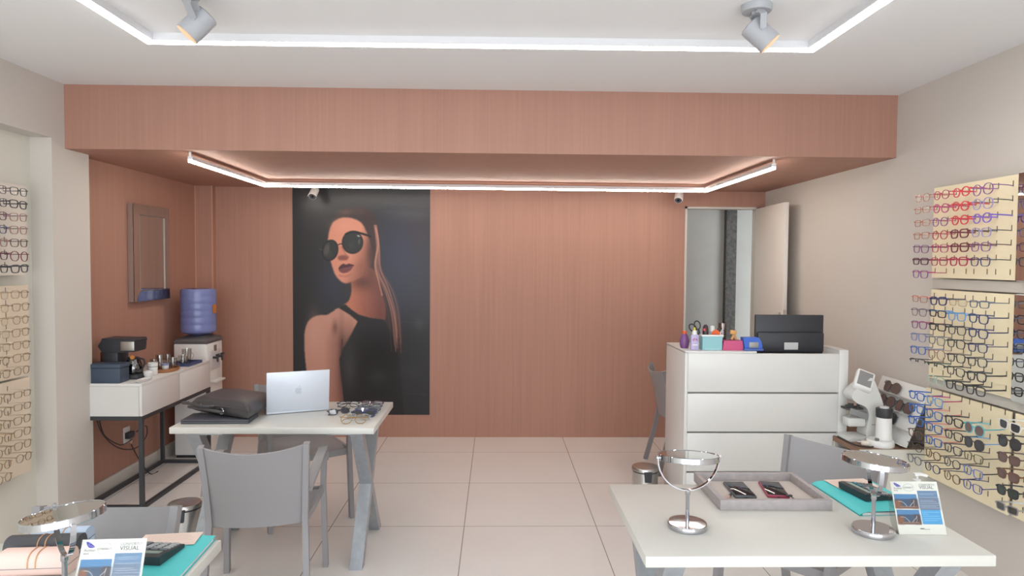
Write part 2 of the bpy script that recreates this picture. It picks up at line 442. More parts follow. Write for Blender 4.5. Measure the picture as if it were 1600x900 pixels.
# ================================================================== CEILING LIGHTS
def strip_light(name, label, path, wd, ht, ztop, led, gap=0.0):
    c = Vector((sum(p[0] for p in path) / len(path), sum(p[1] for p in path) / len(path), ztop - gap - ht))
    t = thing(name, label, 'light', c)
    h, d, s = MB(), MB(), MB()
    P = [Vector((x, y, 0)) for x, y in path]
    def offs(o):
        out = []
        for i, p in enumerate(P):
            a = (P[i] - P[i - 1]).normalized() if i else None; b = (P[i + 1] - P[i]).normalized() if i < len(P) - 1 else None
            na = Vector((-a.y, a.x, 0)) if a else None; nb = Vector((-b.y, b.x, 0)) if b else None
            if na is None: q = nb * o
            elif nb is None: q = na * o
            else: q = (na + nb) * (o / (1 + na.dot(nb)))
            out.append(p + q)
        return out
    def ribbon(m, wv, z0, z1):
        A, B = offs(-wv / 2), offs(wv / 2)
        V = [[m.bm.verts.new((q.x - c.x, q.y - c.y, z - c.z)) for q in L] for L, z in ((A, z0), (B, z0), (B, z1), (A, z1))]
        for i in range(len(P) - 1):
            for k in range(4): m.bm.faces.new((V[k][i], V[k][i + 1], V[(k + 1) % 4][i + 1], V[(k + 1) % 4][i]))
        m.bm.faces.new([V[k][0] for k in range(4)]); m.bm.faces.new([V[k][-1] for k in range(4)])
    zb = ztop - gap - ht
    ribbon(h, wd, zb, ztop - gap); ribbon(d, wd * 0.86, zb - (0.012 if gap else 0.004), zb + 0.004)
    h.build('housing', mat('white_light_housing', '#d9d9dc', 0.5), t, False); d.build('diffuser', led, t, False)
    if gap:
        for x, y in (path[0], path[-1]):
            s.cyl((x - c.x, y - c.y, ztop - gap - c.z - 0.003), (x - c.x, y - c.y, ztop - c.z), 0.008, None, 10)
        s.build('hanger', PLASTW, t)
    return t
strip_light('strip_light', 'long white linear light strip turning across the white ceiling', [(-1.60, 0.3), (-1.60, 3.19), (1.465, 3.165), (1.465, 0.3)], 0.050, 0.034, ZC, LED)
strip_light('strip_light', 'short white light strip hanging under the wood soffit', [(-1.865, 4.02 + 0.16), (-1.865, 5.52), (1.735, 5.60), (1.735, 4.02 + 0.2)], 0.030, 0.024, ZS, LED2, 0.026)

SPOTP = mat('pale_grey_lamp_paint', '#a9abb0', 0.5)
def spot(label, base, head, axis):
    t = thing('ceiling_spotlight', label, 'light', (base[0], base[1], ZC), 0, 'spotlights on the white ceiling')
    B = Vector(base); Hc = Vector(head) - B; Hc.z = head[2] - ZC; a = Vector(axis).normalized()
    MB().lathe([(0, -0.028), (0.056, -0.028), (0.06, -0.022), (0.06, 0), (0, 0)], 32).build('ceiling_rose', SPOTP, t)
    p0 = Hc - a * 0.058; p1 = Hc + a * 0.057
    m = MB(); n = 6
    m.tube([p0, p0 + a * 0.004, p1 - a * 0.002, p1, p1 - a * 0.003, p1 - a * 0.018], [0.043, 0.0475, 0.0475, 0.0465, 0.043, 0.042], 32)
    m.build('lamp_head', SPOTP, t)
    MB().tube([p1 - a * 0.0165, p1 + a * 0.0012], [0.0425, 0.0455], 32).build('lamp_lens', WARM, t)
    l = bpy.data.lights.new('spotlight_bulb', 'SPOT'); l.energy = SPOT_W; l.color = (1.0, 0.95, 0.86); l.spot_size = R(125); l.spot_blend = 1.0; l.shadow_soft_size = 0.03
    lo = bpy.data.objects.new('spotlight_bulb', l); COL.objects.link(lo); lo.parent = t; lo.location = p1 + a * 0.012
    lo.rotation_euler = (-a).to_track_quat('Z', 'Y').to_euler()
    yk = MB(); sd = Vector((0, -1, 0)); at = Hc + sd * 0.052 - a * 0.012
    yk.bar([(0, -0.03, -0.026), (Hc.x * 0.4, -0.045, Hc.z * 0.45), tuple(at)], 0.026, 0.005, up=(1, 0, 0.2))
    yk.bar([(0, 0.03, -0.026), (Hc.x * 0.4, 0.05, Hc.z * 0.45), tuple(Hc - sd * 0.052 - a * 0.012)], 0.026, 0.005, up=(1, 0, 0.2))
    yk.cyl(tuple(at), tuple(Hc + sd * 0.03 - a * 0.012), 0.008, None, 10)
    yk.cyl((0, 0, -0.028), (0, 0, -0.04), 0.02)
    yk.box((0, 0, -0.038), (0.03, 0.07, 0.008))
    yk.build('bracket', SPOTP, t)
spot('white ceiling spotlight at the left, head tilted down to the left', (-1.16, 2.63, ZC), (-1.194, 2.75, 2.532), (-0.62, -0.205, -0.76))
spot('white ceiling spotlight at the right, head tilted down to the right', (1.035, 2.72, ZC), (1.063, 2.75, 2.528), (0.68, -0.175, -0.72))

def cctv(label, x, y, aim):
    t = thing('security_camera', label, 'camera', (x, y, ZS), 0, 'security cameras under the wood soffit')
    MB().lathe([(0, 0), (0.03, 0), (0.03, -0.012), (0.013, -0.016), (0.013, -0.045), (0, -0.045)], 20).build('mount', PLASTW, t)
    a = Vector(aim).normalized(); c = Vector((0, 0, -0.072))
    MB().tube([c - a * 0.07, c - a * 0.066, c + a * 0.05, c + a * 0.052], [0.024, 0.03, 0.033, 0.033], 24).build('camera_body', PLASTW, t)
    m = MB(); m.tube([c + a * 0.052, c + a * 0.056], [0.031, 0.029], 24); m.build('camera_face', mat('camera_face', '#4a4a52', 0.3), t)
    m = MB(); m.tube([c + a * 0.056, c + a * 0.059], [0.012, 0.011], 16); m.build('lens', mat('camera_lens', '#1c1c22', 0.1), t)
    m = MB(); u = a.cross(Vector((1, 0, 0))).normalized(); u = u if u.z > 0 else -u
    def hood(uu, v):
        ang = R(20 + 140 * uu); s = a.cross(u)
        return tuple(c + a * (-0.03 + 0.105 * v) + (u * math.sin(ang) + s * math.cos(ang)) * 0.0375)
    m.sheet(hood, 10, 2, 0.003); m.build('sun_hood', PLASTW, t)
cctv('white bullet security camera in front of the poster top', -1.585, 5.93, (-0.02, -0.80, -0.55))
cctv('white bullet security camera to the left of the open doorway', 1.60, 5.93, (-0.28, -0.80, -0.62))

# ================================================================== POSTER
def poster():
    P = Pic(457, 673, 295, 648, 300, 490, (48, 47, 49))
    P.blob(625, 400, 40, 70, (52, 54, 82), 0.75); P.blob(520, 445, 22, 40, (58, 62, 84), 0.6); P.blob(655, 360, 18, 40, (66, 50, 56), 0.5)
    P.blob(610, 470, 50, 30, (50, 50, 72), 0.6); P.blob(640, 335, 36, 10, (86, 86, 88), 0.5); P.blob(560, 305, 90, 10, (66, 66, 68), 0.6)
    P.blob(645, 560, 40, 60, (52, 52, 55), 0.7); P.blob(480, 340, 30, 30, (56, 56, 58), 0.5); P.blob(655, 505, 8, 10, (80, 80, 84), 0.5)
    for y in (318, 331, 500, 612): P.line([(600, y), (668, y + 3)], 1.2, (90, 90, 92), 0.22, 1.2)
    hair = [(521, 350), (526, 337), (538, 327), (556, 323), (574, 326), (586, 338), (592, 358), (594, 392), (598, 425), (610, 460), (622, 500), (628, 535), (622, 552), (612, 525), (602, 505), (588, 490), (576, 440), (574, 380), (560, 342), (540, 338)]
    P.put(P.mask(hair, 1.2), (60, 45, 44))
    P.blob(540, 332, 14, 5, (112, 84, 78), 0.6); P.blob(562, 332, 8, 6, (84, 64, 62), 0.5)
    neck = [(549, 430), (549, 452), (545, 468), (536, 478), (550, 489), (575, 497), (600, 500), (602, 475), (594, 450), (588, 425), (570, 415)]
    sh = np.clip((P.X - 548) / 46, 0, 1)[..., None]
    P.put(P.mask(neck, 0.8), np.array((196, 122, 96)) * (1 - sh) + np.array((120, 68, 58)) * sh)
    P.blob(566, 440, 18, 12, (92, 54, 46), 0.85)
    P.line([(566, 470), (573, 492)], 3, (150, 88, 72), 0.5, 2)
    face = [(522, 346), (532, 341), (543, 340), (556, 343), (566, 350), (574, 365), (580, 385), (582, 402), (577, 418), (566, 431), (550, 439), (540, 442), (531, 438), (523, 428), (518, 414), (514, 400), (512, 384), (513, 367), (517, 353)]
    s1 = np.clip((P.X + (P.Y - 390) * 0.35 - 552) / 40, 0, 1)[..., None]
    P.put(P.mask(face, 0.9), np.array((216, 146, 122)) * (1 - s1) + np.array((112, 66, 54)) * s1)
    P.blob(538, 354, 18, 10, (224, 156, 132), 0.6); P.blob(545, 410, 10, 8, (214, 142, 118), 0.4); P.blob(580, 395, 7, 34, (72, 48, 44), 0.8); P.blob(566, 415, 12, 8, (150, 92, 74), 0.5)
    P.put(P.mask([(527, 386), (533, 384), (539, 396), (544, 402), (540, 405), (530, 405), (524, 400)], 1.0) * 0.8, (206, 134, 112))
    P.put(P.mask([(528, 401), (536, 398), (544, 401), (541, 406), (530, 406)], 1.0) * 0.8, (120, 70, 62))
    P.line([(534, 386), (540, 397), (544, 401)], 2, (150, 92, 78), 0.6, 1.2)
    P.put(P.mask([(529, 421), (530, 416), (536, 411.5), (540, 413), (545, 411.5), (553, 414), (548, 417), (540, 418)], 0.5), (82, 46, 50))
    P.put(P.mask([(529, 421), (534, 419), (542, 417.5), (551, 415), (547, 422), (539, 426), (532, 425)], 0.5), (122, 70, 72))
    P.line([(530, 430), (540, 431), (548, 428)], 2.5, (160, 100, 84), 0.5, 1.5)
    for (x, y, rx, ry, a) in ((515.5, 391, 11.5, 15.5, 0.25), (550.6, 378.5, 15.5, 16.5, 0.1)):
        P.ell(x, y, rx + 1.2, ry + 1.2, a, (30, 29, 30)); P.ell(x, y, rx - 0.6, ry - 0.6, a, (48, 50, 50))
        P.blob(x - 2, y + 4, 5, 6, (66, 70, 70), 0.6)
    P.ell(510, 390, 4, 9, 0.25, (98, 90, 88), 0.7, 0.4); P.ell(560, 368.5, 2.4, 1.2, 0.3, (190, 190, 190), 0.8, 0.4); P.ell(561, 377, 1.4, 4, 0.1, (96, 100, 100), 0.7, 0.4)
    P.line([(527, 383), (531, 381), (535.5, 381)], 1.6, (40, 36, 36), 1, 0.4)
    P.line([(540, 366), (552, 362), (566, 365), (579, 369)], 3.2, (30, 29, 30), 1, 0.6); P.line([(498, 388.5), (503, 390)], 1.6, (70, 64, 62), 1, 0.4)
    arm = [(529, 480.5), (519, 486), (510, 491), (502, 491.5), (494, 492.5), (484, 498), (478, 507), (475, 520), (474.5, 536), (475.5, 556), (478, 582), (482, 610), (486, 655), (528, 655), (536, 640), (535, 610), (531, 575), (533, 548), (542, 532), (551, 515), (560, 498), (546, 489)]
    s2 = np.clip((P.X - 505) / 36, 0, 1)[..., None] * np.clip((P.Y - 505) / 30, 0, 1)[..., None]
    P.put(P.mask(arm, 0.8), np.array((204, 150, 132)) * (1 - s2) + np.array((134, 88, 76)) * s2)
    P.blob(523, 511, 5, 12, (112, 74, 64), 0.7); P.blob(545, 508, 10, 16, (176, 124, 106), 0.6); P.blob(533, 560, 5, 60, (88, 60, 54), 0.6); P.blob(490, 520, 10, 30, (214, 162, 144), 0.5)
    P.line([(534, 530), (533.5, 552)], 2.2, (70, 50, 48), 0.8, 1)
    top = [(529.5, 480.5), (539, 474.5), (549, 483), (560, 490.5), (578, 495.5), (599, 498), (612, 520), (625, 560), (632, 655), (540, 655), (535, 610), (530.5, 570), (529.5, 560), (535.5, 546), (543, 533), (551, 518), (558.5, 501), (546, 490.5)]
    P.put(P.mask(top, 0.7, False), (40, 38, 39)); P.blob(546, 575, 12, 40, (72, 70, 72), 0.75); P.blob(590, 588, 16, 14, (64, 63, 66), 0.6); P.blob(640, 580, 20, 16, (62, 62, 65), 0.5)
    rr = random.Random(3)
    for i in range(26):
        o = rr.uniform(-5, 7); e = rr.uniform(0, 42); c = rr.choice([(150, 106, 94), (112, 78, 74), (186, 136, 116), (92, 64, 64), (128, 84, 80)])
        P.line([(586 + o * 0.4, 352), (590 + o * 0.5, 385), (587 + o + e * 0.1, 420), (594 + o + e * 0.4, 452), (604 + o * 0.6 + e * 0.45, 490), (610 + o * 0.4 + e * 0.4, 530 + rr.uniform(-15, 20))], rr.uniform(0.7, 1.6), c, rr.uniform(0.25, 0.6), 0.6)
    P.line([(587, 356), (591, 380), (586, 412), (592, 440), (597, 460)], 2.4, (196, 140, 114), 0.8, 0.8)
    P.im *= 0.93
    P.im += np.random.default_rng(1).normal(0, 1.2, P.im.shape[:2])[..., None]
    x0, x1, z0, z1 = -1.828, -0.598, 0.205, 2.252
    o = thing('wall_poster', 'tall dark poster of a woman wearing round sunglasses on the wood wall', 'poster', ((x0 + x1) / 2, YB, z0))
    MB().b2(x0 - o.location.x, x1 - o.location.x, -0.003, 0, 0, z1 - z0).build('backing_sheet', mat('black_poster_edge', '#2e2d30', 0.4), o, False)
    P.mesh('print', (x0 - o.location.x, -0.0036, z1 - z0), (x1 - x0, 0, 0), (0, 0, z0 - z1), PRINT, o)
poster()

# ================================================================== FURNITURE
def chair(label, x, y, rz, arms=True, group=None, recline=0.0):
    t = thing('armchair' if arms else 'side_chair', label, 'chair', (x, y, 0), rz, group)
    def back(u, v):
        z = 0.415 + 0.375 * v; k = 2 * u - 1; wd = 0.195 + 0.022 * v
        return (k * wd, -0.195 - 0.075 * v ** 1.4 - (0.040 + 0.016 * v) * (1 - k * k), z - 0.024 * v * (1 - k * k))
    MB().sheet(back, 14, 10, 0.009).build('backrest', GREYP, t)
    def seat(u, v):
        k = 2 * u - 1; yy = -0.205 + 0.43 * v
        return (k * (0.20 + 0.025 * v), yy, 0.438 - 0.016 * (1 - k * k) * math.sin(math.pi * min(1, v * 1.05)) - 0.025 * max(0, v - 0.85) / 0.15)
    MB().sheet(seat, 12, 12, 0.010).build('seat', GREYP, t)
    for s in (-1, 1):
        MB().bar([(s * 0.222, -0.30, 0), (s * 0.214, -0.235, 0.25), (s * 0.205, -0.198, 0.43), (s * 0.212, -0.225, 0.62), (s * 0.221, -0.268, 0.792)], 0.034, 0.026, up=(0, 1, 0)).build('leg', GREYP, t)
    for s in (-1, 1):
        zt = 0.60 if arms else 0.44
        MB().bar([(s * 0.245, 0.262, 0), (s * 0.240, 0.25, 0.25), (s * 0.236, 0.238, 0.44)] + ([(s * 0.243, 0.222, 0.60)] if arms else []), 0.040, 0.026, up=(0, 1, 0)).build('leg', GREYP, t)
    for s in (-1, 1):
        MB().bar([(s * 0.205, -0.20, 0.425), (s * 0.222, 0.0, 0.425), (s * 0.232, 0.232, 0.425)], 0.036, 0.018).build('seat_rail', GREYP, t)
    MB().bar([(-0.226, 0.232, 0.415), (0, 0.228, 0.405), (0.226, 0.232, 0.415)], 0.04, 0.016).build('seat_rail', GREYP, t)
    if arms:
        for s in (-1, 1):
            pts = [(s * 0.243, 0.226, 0.575), (s * 0.244, 0.212, 0.622), (s * 0.246, 0.172, 0.650), (s * 0.246, 0.10, 0.652), (s * 0.240, -0.02, 0.637), (s * 0.228, -0.14, 0.602), (s * 0.213, -0.222, 0.565)]
            MB().tube(smooth_pts(pts, 4, False), 1.0, prof=[(-0.008, -0.022), (0.008, -0.022), (0.010, 0), (0.008, 0.022), (-0.008, 0.022)], up=(0, 0.35, 1)).build('armrest', GREYP, t)
    return t
chair('grey plastic armchair, back to viewer, at the table with the laptop', -1.09, 3.215, 8)
chair('grey plastic armchair behind the table with the laptop', -1.235, 4.287, 210)
chair('grey plastic armchair turned sideways behind the table with the grey tray', 1.310, 2.805, 127)
chair('grey plastic armchair in the lower left, behind the table with the pink case', -1.265, 1.945, 180)
chair('grey plastic side chair standing behind the white counter', 1.53, 5.22, -90, False)

def table(label, xc, yc, rz=0, wd=1.035, dp=0.64):
    t = thing('table', label, 'table', (xc, yc, 0), rz, 'white tables with crossed metal legs')
    h = 0.75; th = 0.034
    MB().box((0, 0, h - th / 2), (wd, dp, th), None, 0.004).build('tabletop', WHITE, t)
    for sx in (-1, 1):
        x = sx * (wd / 2 - 0.10)
        for k, wx in ((1, 0.066), (-1, 0.062)):
            a, b = -k * (dp / 2 - 0.055), k * (dp / 2 - 0.075); q = 0.034
            MB().prism([(a - q, 0), (a + q, 0), (b + q, h - th - 0.012), (b - q, h - th - 0.012)], x - wx / 2, x + wx / 2, 'YZ').build('leg', STEEL, t, False)
        for k in (1, -1):
            xa, xb = sorted((x + sx * 0.033, x - sx * 0.15))
            MB().b2(xa, xb, k * (dp / 2 - 0.075) - 0.03, k * (dp / 2 - 0.075) + 0.03, h - th - 0.016, h - th).build('mounting_plate', STEEL, t)
    return t
table('white table with crossed metal legs, carrying the open laptop', -1.135, 3.752)
table('white table at the lower right, carrying the grey tray', 0.955, 2.235)
table('white table at the lower left, carrying the pink glasses case', -1.335, 1.705, 2)

def counter():
    x0, x1, y0, y1, z = 1.126, 2.108, 3.97, 4.41, 1.066
    t = thing('reception_counter', 'white reception counter with three horizontal grooves across its front', 'counter', ((x0 + x1) / 2, y0, 0))
    ox, oy = t.location.x, t.location.y
    X0, X1, Y1 = x0 - ox, x1 - ox, y1 - oy
    MB().b2(X0, X0 + 0.018, 0, Y1, 0, 1.072, 0.001).build('side_panel', WHITE2, t)
    MB().b2(X1 - 0.055, X1, 0, Y1, 0, 1.080, 0.001).build('side_panel', WHITE2, t)
    for a, b in ((0.008, 0.347), (0.357, 0.587), (0.597, 0.825), (0.835, z)):
        MB().b2(X0 + 0.019, X1 - 0.056, 0.0, 0.018, a, b, 0.0015).build('front_panel', WHITE2, t)
    MB().b2(X0 + 0.019, X1 - 0.056, 0.020, 0.032, 0.008, z - 0.02).build('backing_panel', GREYTRIM, t)
    MB().b2(X0, -0.062, 0.0, Y1, 1.0665, 1.079, 0.001).build('countertop', WHITE2, t)
    MB().b2(X0 + 0.019, X1 - 0.056, 0.034, Y1, 0.985, 1.003).build('desk_surface', WHITE2, t)
    MB().b2(X1 - 0.055, X1, 0.001, 0.25, 1.0805, 1.088, 0.001).build('edge_strip', WHITE2, t)
counter()

def credenza():
    x0, x1, y0, y1 = -2.63, -2.245, 4.315, 5.345
    t = thing('credenza', 'white credenza on a thin black metal frame against the left wood wall', 'cabinet', ((x0 + x1) / 2, (y0 + y1) / 2, 0))
    a, b = (x1 - x0) / 2, (y1 - y0) / 2
    CR = mat('white_credenza_lacquer', '#dddbd9', 0.3)
    MB().b2(-a, a - 0.02, -b + 0.004, b - 0.004, 0.602, 0.792).build('cabinet_body', CR, t)
    MB().b2(-a, a, -b, b, 0.793, 0.810, 0.001).build('worktop', CR, t)
    MB().b2(-a, a - 0.02, -b - 0.0, -b + 0.0035, 0.602, 0.792).build('end_panel', WHITE2, t)
    for ya, yb in ((-b, -0.002), (0.002, b)):
        MB().b2(a - 0.019, a, ya + 0.001, yb - 0.001, 0.602, 0.792, 0.0015).build('drawer_front', CR, t)
    q = 0.0125
    for sx in (-1, 1):
        for sy in (-1, 1): MB().b2(sx * (a - q) - q, sx * (a - q) + q, sy * (b - q) - q, sy * (b - q) + q, 0, 0.600).build('leg', BLACKM, t)
    for z in (0.0125, 0.588):
        for sx in (-1, 1): MB().b2(sx * (a - q) - q, sx * (a - q) + q, -b + 2 * q, b - 2 * q, z - q, z + q).build('frame_rail', BLACKM, t)
        for sy in (-1, 1): MB().b2(-a + 2 * q, a - 2 * q, sy * (b - q) - q, sy * (b - q) + q, z - q, z + q).build('frame_rail', BLACKM, t)
credenza()

def pedal_bin(label, x, y, rz=0):
    t = thing('pedal_bin', label, 'bin', (x, y, 0), rz, 'small steel pedal bins')
    MB().lathe([(0, 0), (0.088, 0), (0.09, 0.004), (0.09, 0.018), (0.0845, 0.02)], 36).build('base_ring', BLACKP, t)
    MB().lathe([(0.0835, 0.018), (0.0835, 0.24), (0, 0.24)], 40).build('body', SATIN, t)
    MB().lathe([(0.0835, 0.239), (0.0855, 0.243), (0.0855, 0.247)], 40).build('rim', BLACKP, t)
    MB().lathe([(0.086, 0.247), (0.087, 0.262), (0.082, 0.270), (0.05, 0.276), (0, 0.278)], 40).build('lid', SATIN, t)
    MB().prism([(-0.026, 0.256), (0.026, 0.256), (0.020, 0.19), (-0.020, 0.19)], -0.097, -0.083).build('hinge_cover', BLACKP, t)
    MB().tube([(-0.087, -0.02, 0.25), (-0.092, -0.05, 0.22), (-0.07, -0.08, 0.2)], 0.002, 6).build('carrying_wire', SATIN, t)
pedal_bin('small steel pedal bin left of the chair at the laptop table', -1.70, 3.70, 8)
pedal_bin('small steel pedal bin standing beside the white counter', 0.985, 4.36, 0)

def dispenser():
    t = thing('water_dispenser', 'white water dispenser in the corner beside the credenza', 'water dispenser', (-2.45, 5.615, 0))
    MB().b2(-0.135, 0.13, -0.155, 0.155, 0.02, 0.925, 0.012).build('body', PLASTW, t)
    MB().b2(-0.125, 0.12, -0.145, 0.145, 0, 0.0205).build('foot', BLACKP, t)
    MB().lathe([(0.19, 0.924), (0.195, 0.945), (0.18, 0.962), (0.13, 0.975), (0.10, 0.985), (0.09, 0.978), (0, 0.975)], 4).build('funnel', mat('dark_grey_plastic', '#5d5a5c', 0.5), t).rotation_euler = (0, 0, 0)
    f = [c for c in t.children if c.name.startswith('funnel')][0]
    f.data.transform(Matrix.Rotation(R(45), 4, 'Z'))
    f.data.transform(Matrix.Diagonal((0.96, 1.13, 1, 1)))
    MB().b2(0.1305, 0.134, -0.10, 0.10, 0.70, 0.86, 0.001).build('tap_panel', mat('pale_grey_plastic', '#cfcdd0', 0.4), t)
    MB().b2(0.1305, 0.138, -0.02, 0.02, 0.85, 0.9, 0.002).build('badge', mat('dark_badge', '#6c5f5c', 0.4), t)
    for y in (-0.045, 0.045):
        m = MB(); m.cyl((0.134, y, 0.80), (0.175, y, 0.80), 0.010); m.cyl((0.168, y, 0.81), (0.172, y, 0.765), 0.010, 0.007); m.box((0.172, y, 0.822), (0.03, 0.016, 0.018), (0, R(-20), 0), 0.003); m.build('tap', BLACKP, t)
    MB().b2(0.131, 0.18, -0.09, 0.09, 0.60, 0.615, 0.003).build('drip_tray', PLASTW, t)
    j = thing('water_jug', 'blue plastic water jug upside down on the white dispenser', 'water jug', (-2.45, 5.615, 0.979))
    pr = [(0, 0.0), (0.05, 0.0), (0.055, 0.006), (0.11, 0.018), (0.132, 0.03)]
    for k in range(5):
        z = 0.04 + k * 0.058
        pr += [(0.1365, z), (0.138, z + 0.012), (0.138, z + 0.042), (0.1355, z + 0.050)]
    pr += [(0.137, 0.335), (0.137, 0.365), (0.130, 0.382), (0.11, 0.386), (0, 0.376)]
    MB().lathe(pr, 40).build('jug_body', mat('translucent_blue_plastic', '#7c86bc', 0.22, trans=0.15, spec=0.5), j)
    MB().box((0.139, -0.02, 0.22), (0.004, 0.05, 0.07), (0, 0, R(-8)), 0.001).build('sticker', mat('orange_sticker', '#b87432', 0.5), j)
dispenser()

def wall_mirror():
    t = thing('wall_mirror', 'rectangular silver mirror hanging on the left wood wall', 'mirror', (XW, 5.22, 1.29), 0)
    yh, z1, dp = 0.265, 0.715, 0.052
    MB().b2(0.001, dp - 0.008, -yh, yh, 0, z1).build('frame_back', SATIN, t)
    m = MB(); bw = 0.075
    o = [(-yh, 0), (yh, 0), (yh, z1), (-yh, z1)]; i = [(-yh + bw, bw), (yh - bw, bw), (yh - bw, z1 - bw), (-yh + bw, z1 - bw)]
    A = [m.bm.verts.new((dp - 0.006, a, b)) for a, b in o]; A0 = [m.bm.verts.new((dp - 0.012, a, b)) for a, b in o]
    B = [m.bm.verts.new((dp - 0.002, a, b)) for a, b in i]; B0 = [m.bm.verts.new((dp - 0.012, a, b)) for a, b in i]
    for k in range(4):
        n = (k + 1) % 4
        m.bm.faces.new((A[k], A[n], B[n], B[k])); m.bm.faces.new((A0[k], A0[n], A[n], A[k])); m.bm.faces.new((B[k], B[n], B0[n], B0[k]))
    m.build('bevelled_border', MIRROR, t, False)
    MB().b2(dp - 0.010, dp - 0.0075, -yh + bw, yh - bw, bw, z1 - bw).build('mirror_glass', MIRROR, t, False)
    m = MB(); q = 0.006
    for a, b, c, d in ((-yh + bw, -yh + bw + q, bw, z1 - bw), (yh - bw - q, yh - bw, bw, z1 - bw), (-yh + bw, yh - bw, bw, bw + q), (-yh + bw, yh - bw, z1 - bw - q, z1 - bw)):
        m.b2(dp - 0.0074, dp - 0.001, a, b, c, d)
    m.build('inner_bead', mat('dull_silver', '#8f8580', 0.35, 0.6), t)
wall_mirror()

def outlet():
    t = thing('wall_outlet', 'white wall outlet with black plugs below the credenza', 'outlet', (XW, 4.90, 0.33))
    MB().b2(0.0, 0.008, -0.04, 0.04, -0.06, 0.06, 0.002).build('cover_plate', PLASTW, t)
    m = MB(); m.b2(0.0085, 0.045, -0.035, 0.035, -0.02, 0.025, 0.004); m.build('plug', BLACKP, t)
    m = MB(); m.cyl((0.03, 0.01, -0.021), (0.03, 0.01, -0.06), 0.009, 0.006, 12); m.build('plug', mat('pink_white_plug', '#c9a79b', 0.5), t)
    cab = mat('black_cable', '#3c3434', 0.6)
    for label, pts in (('thin black cable hanging in a loop from the credenza to the outlet', [(-2.60, 4.42, 0.585), (-2.60, 4.50, 0.44), (-2.60, 4.68, 0.30), (-2.60, 4.90, 0.235), (-2.60, 5.05, 0.28), (-2.605, 5.06, 0.36), (-2.612, 4.94, 0.345)]),
                       ('second thin black cable drooping to the outlet, nearer the wall', [(-2.64, 4.52, 0.585), (-2.64, 4.58, 0.42), (-2.64, 4.76, 0.30), (-2.64, 4.87, 0.285), (-2.62, 4.90, 0.305)]),
                       ('thin black cable running from the outlet down to the floor', [(-2.632, 4.905, 0.262), (-2.62, 4.93, 0.2), (-2.60, 4.98, 0.1), (-2.56, 5.03, 0.006), (-2.54, 5.10, 0.004)])):
        tag(MB().tube(smooth_pts(pts, 6, False), 0.004, 6).build('power_cable', cab), label, 'cable')
outlet()

# ================================================================== EYEWEAR
LENS = {'clear': clear('clear_lens', '#fcfdfd', 0.025, 0.22), 'pale': clear('pale_lens', '#eceff1', 0.08, 0.08),
        'dark': mat('dark_sun_lens', '#3a3b3e', 0.08, spec=0.6), 'brown': mat('brown_sun_lens', '#6a5450', 0.08, spec=0.6),
        'grad': mat('brown_gradient_lens', '#6b5a55', 0.08, spec=0.6), 'green': mat('green_sun_lens', '#33403b', 0.08, spec=0.6),
        'smoke': clear('smoke_lens', '#8f949c', 0.12)}
FC = {'black': '#2f2f35', 'charcoal': '#45454c', 'navy': '#2f3764', 'blue': '#2f63b4', 'sky blue': '#5f97cf', 'periwinkle': '#7684bd',
      'purple': '#7a4a86', 'violet': '#7d62bd', 'lavender': '#9a8fc4', 'magenta': '#b0386c', 'crimson': '#a82a4c', 'red': '#d32f3f',
      'plum': '#56263f', 'maroon': '#6b2336', 'salmon': '#d98a80', 'grey': '#77777d', 'slate': '#5d6576', 'tortoiseshell': '#6a4a35',
      'olive': '#5d5a3c', 'rose brown': '#96706a', 'mint': '#a5bdb0', 'teal': '#5fb0bb', 'white': '#dad8d3', 'brown': '#5f4b45',
      'gold': '#a98c60', 'bronze': '#a09078', 'silver': '#a5a6ab', 'dark green': '#3a4a40', 'indigo': '#4b4f9a'}
TR = {'clear pink': '#f2d3cb', 'clear lilac': '#d9d2e0', 'clear crystal': '#f4f0e8', 'clear smoke': '#e2dbd0'}
def fmat(c):
    if c in TR: return clear('acetate_' + c.replace(' ', '_'), TR[c], 0.12, 0.3)
    if c in ('gold', 'bronze', 'silver'): return mat('wire_' + c, FC[c], 0.3, 0.7)
    return mat('acetate_' + c.replace(' ', '_'), FC[c], 0.3)
SHP = {'rectangular': (0.0265, 0.0165, 4.2, 0.06), 'round': (0.0240, 0.0215, 2.1, 0.0), 'square': (0.0262, 0.0200, 3.4, 0.10), 'oval': (0.0255, 0.0175, 2.3, 0.03), 'large round': (0.0275, 0.0255, 2.15, 0.0), 'oversized round': (0.0355, 0.0345, 2.1, 0.0)}
def outline(shape, side, n=22):
    a, b, p, tp = SHP[shape]; cx = side * (a + 0.0085); out = []
    for k in range(n):
        t = 2 * math.pi * k / n; c, s_ = math.cos(t), math.sin(t)
        x = a * math.copysign(abs(c) ** (2 / p), c); z = b * math.copysign(abs(s_) ** (2 / p), s_)
        x *= 1 + tp * z / b
        out.append((cx + x, 0.004 * (abs(cx + x) / 0.06) ** 2, z))
    return out
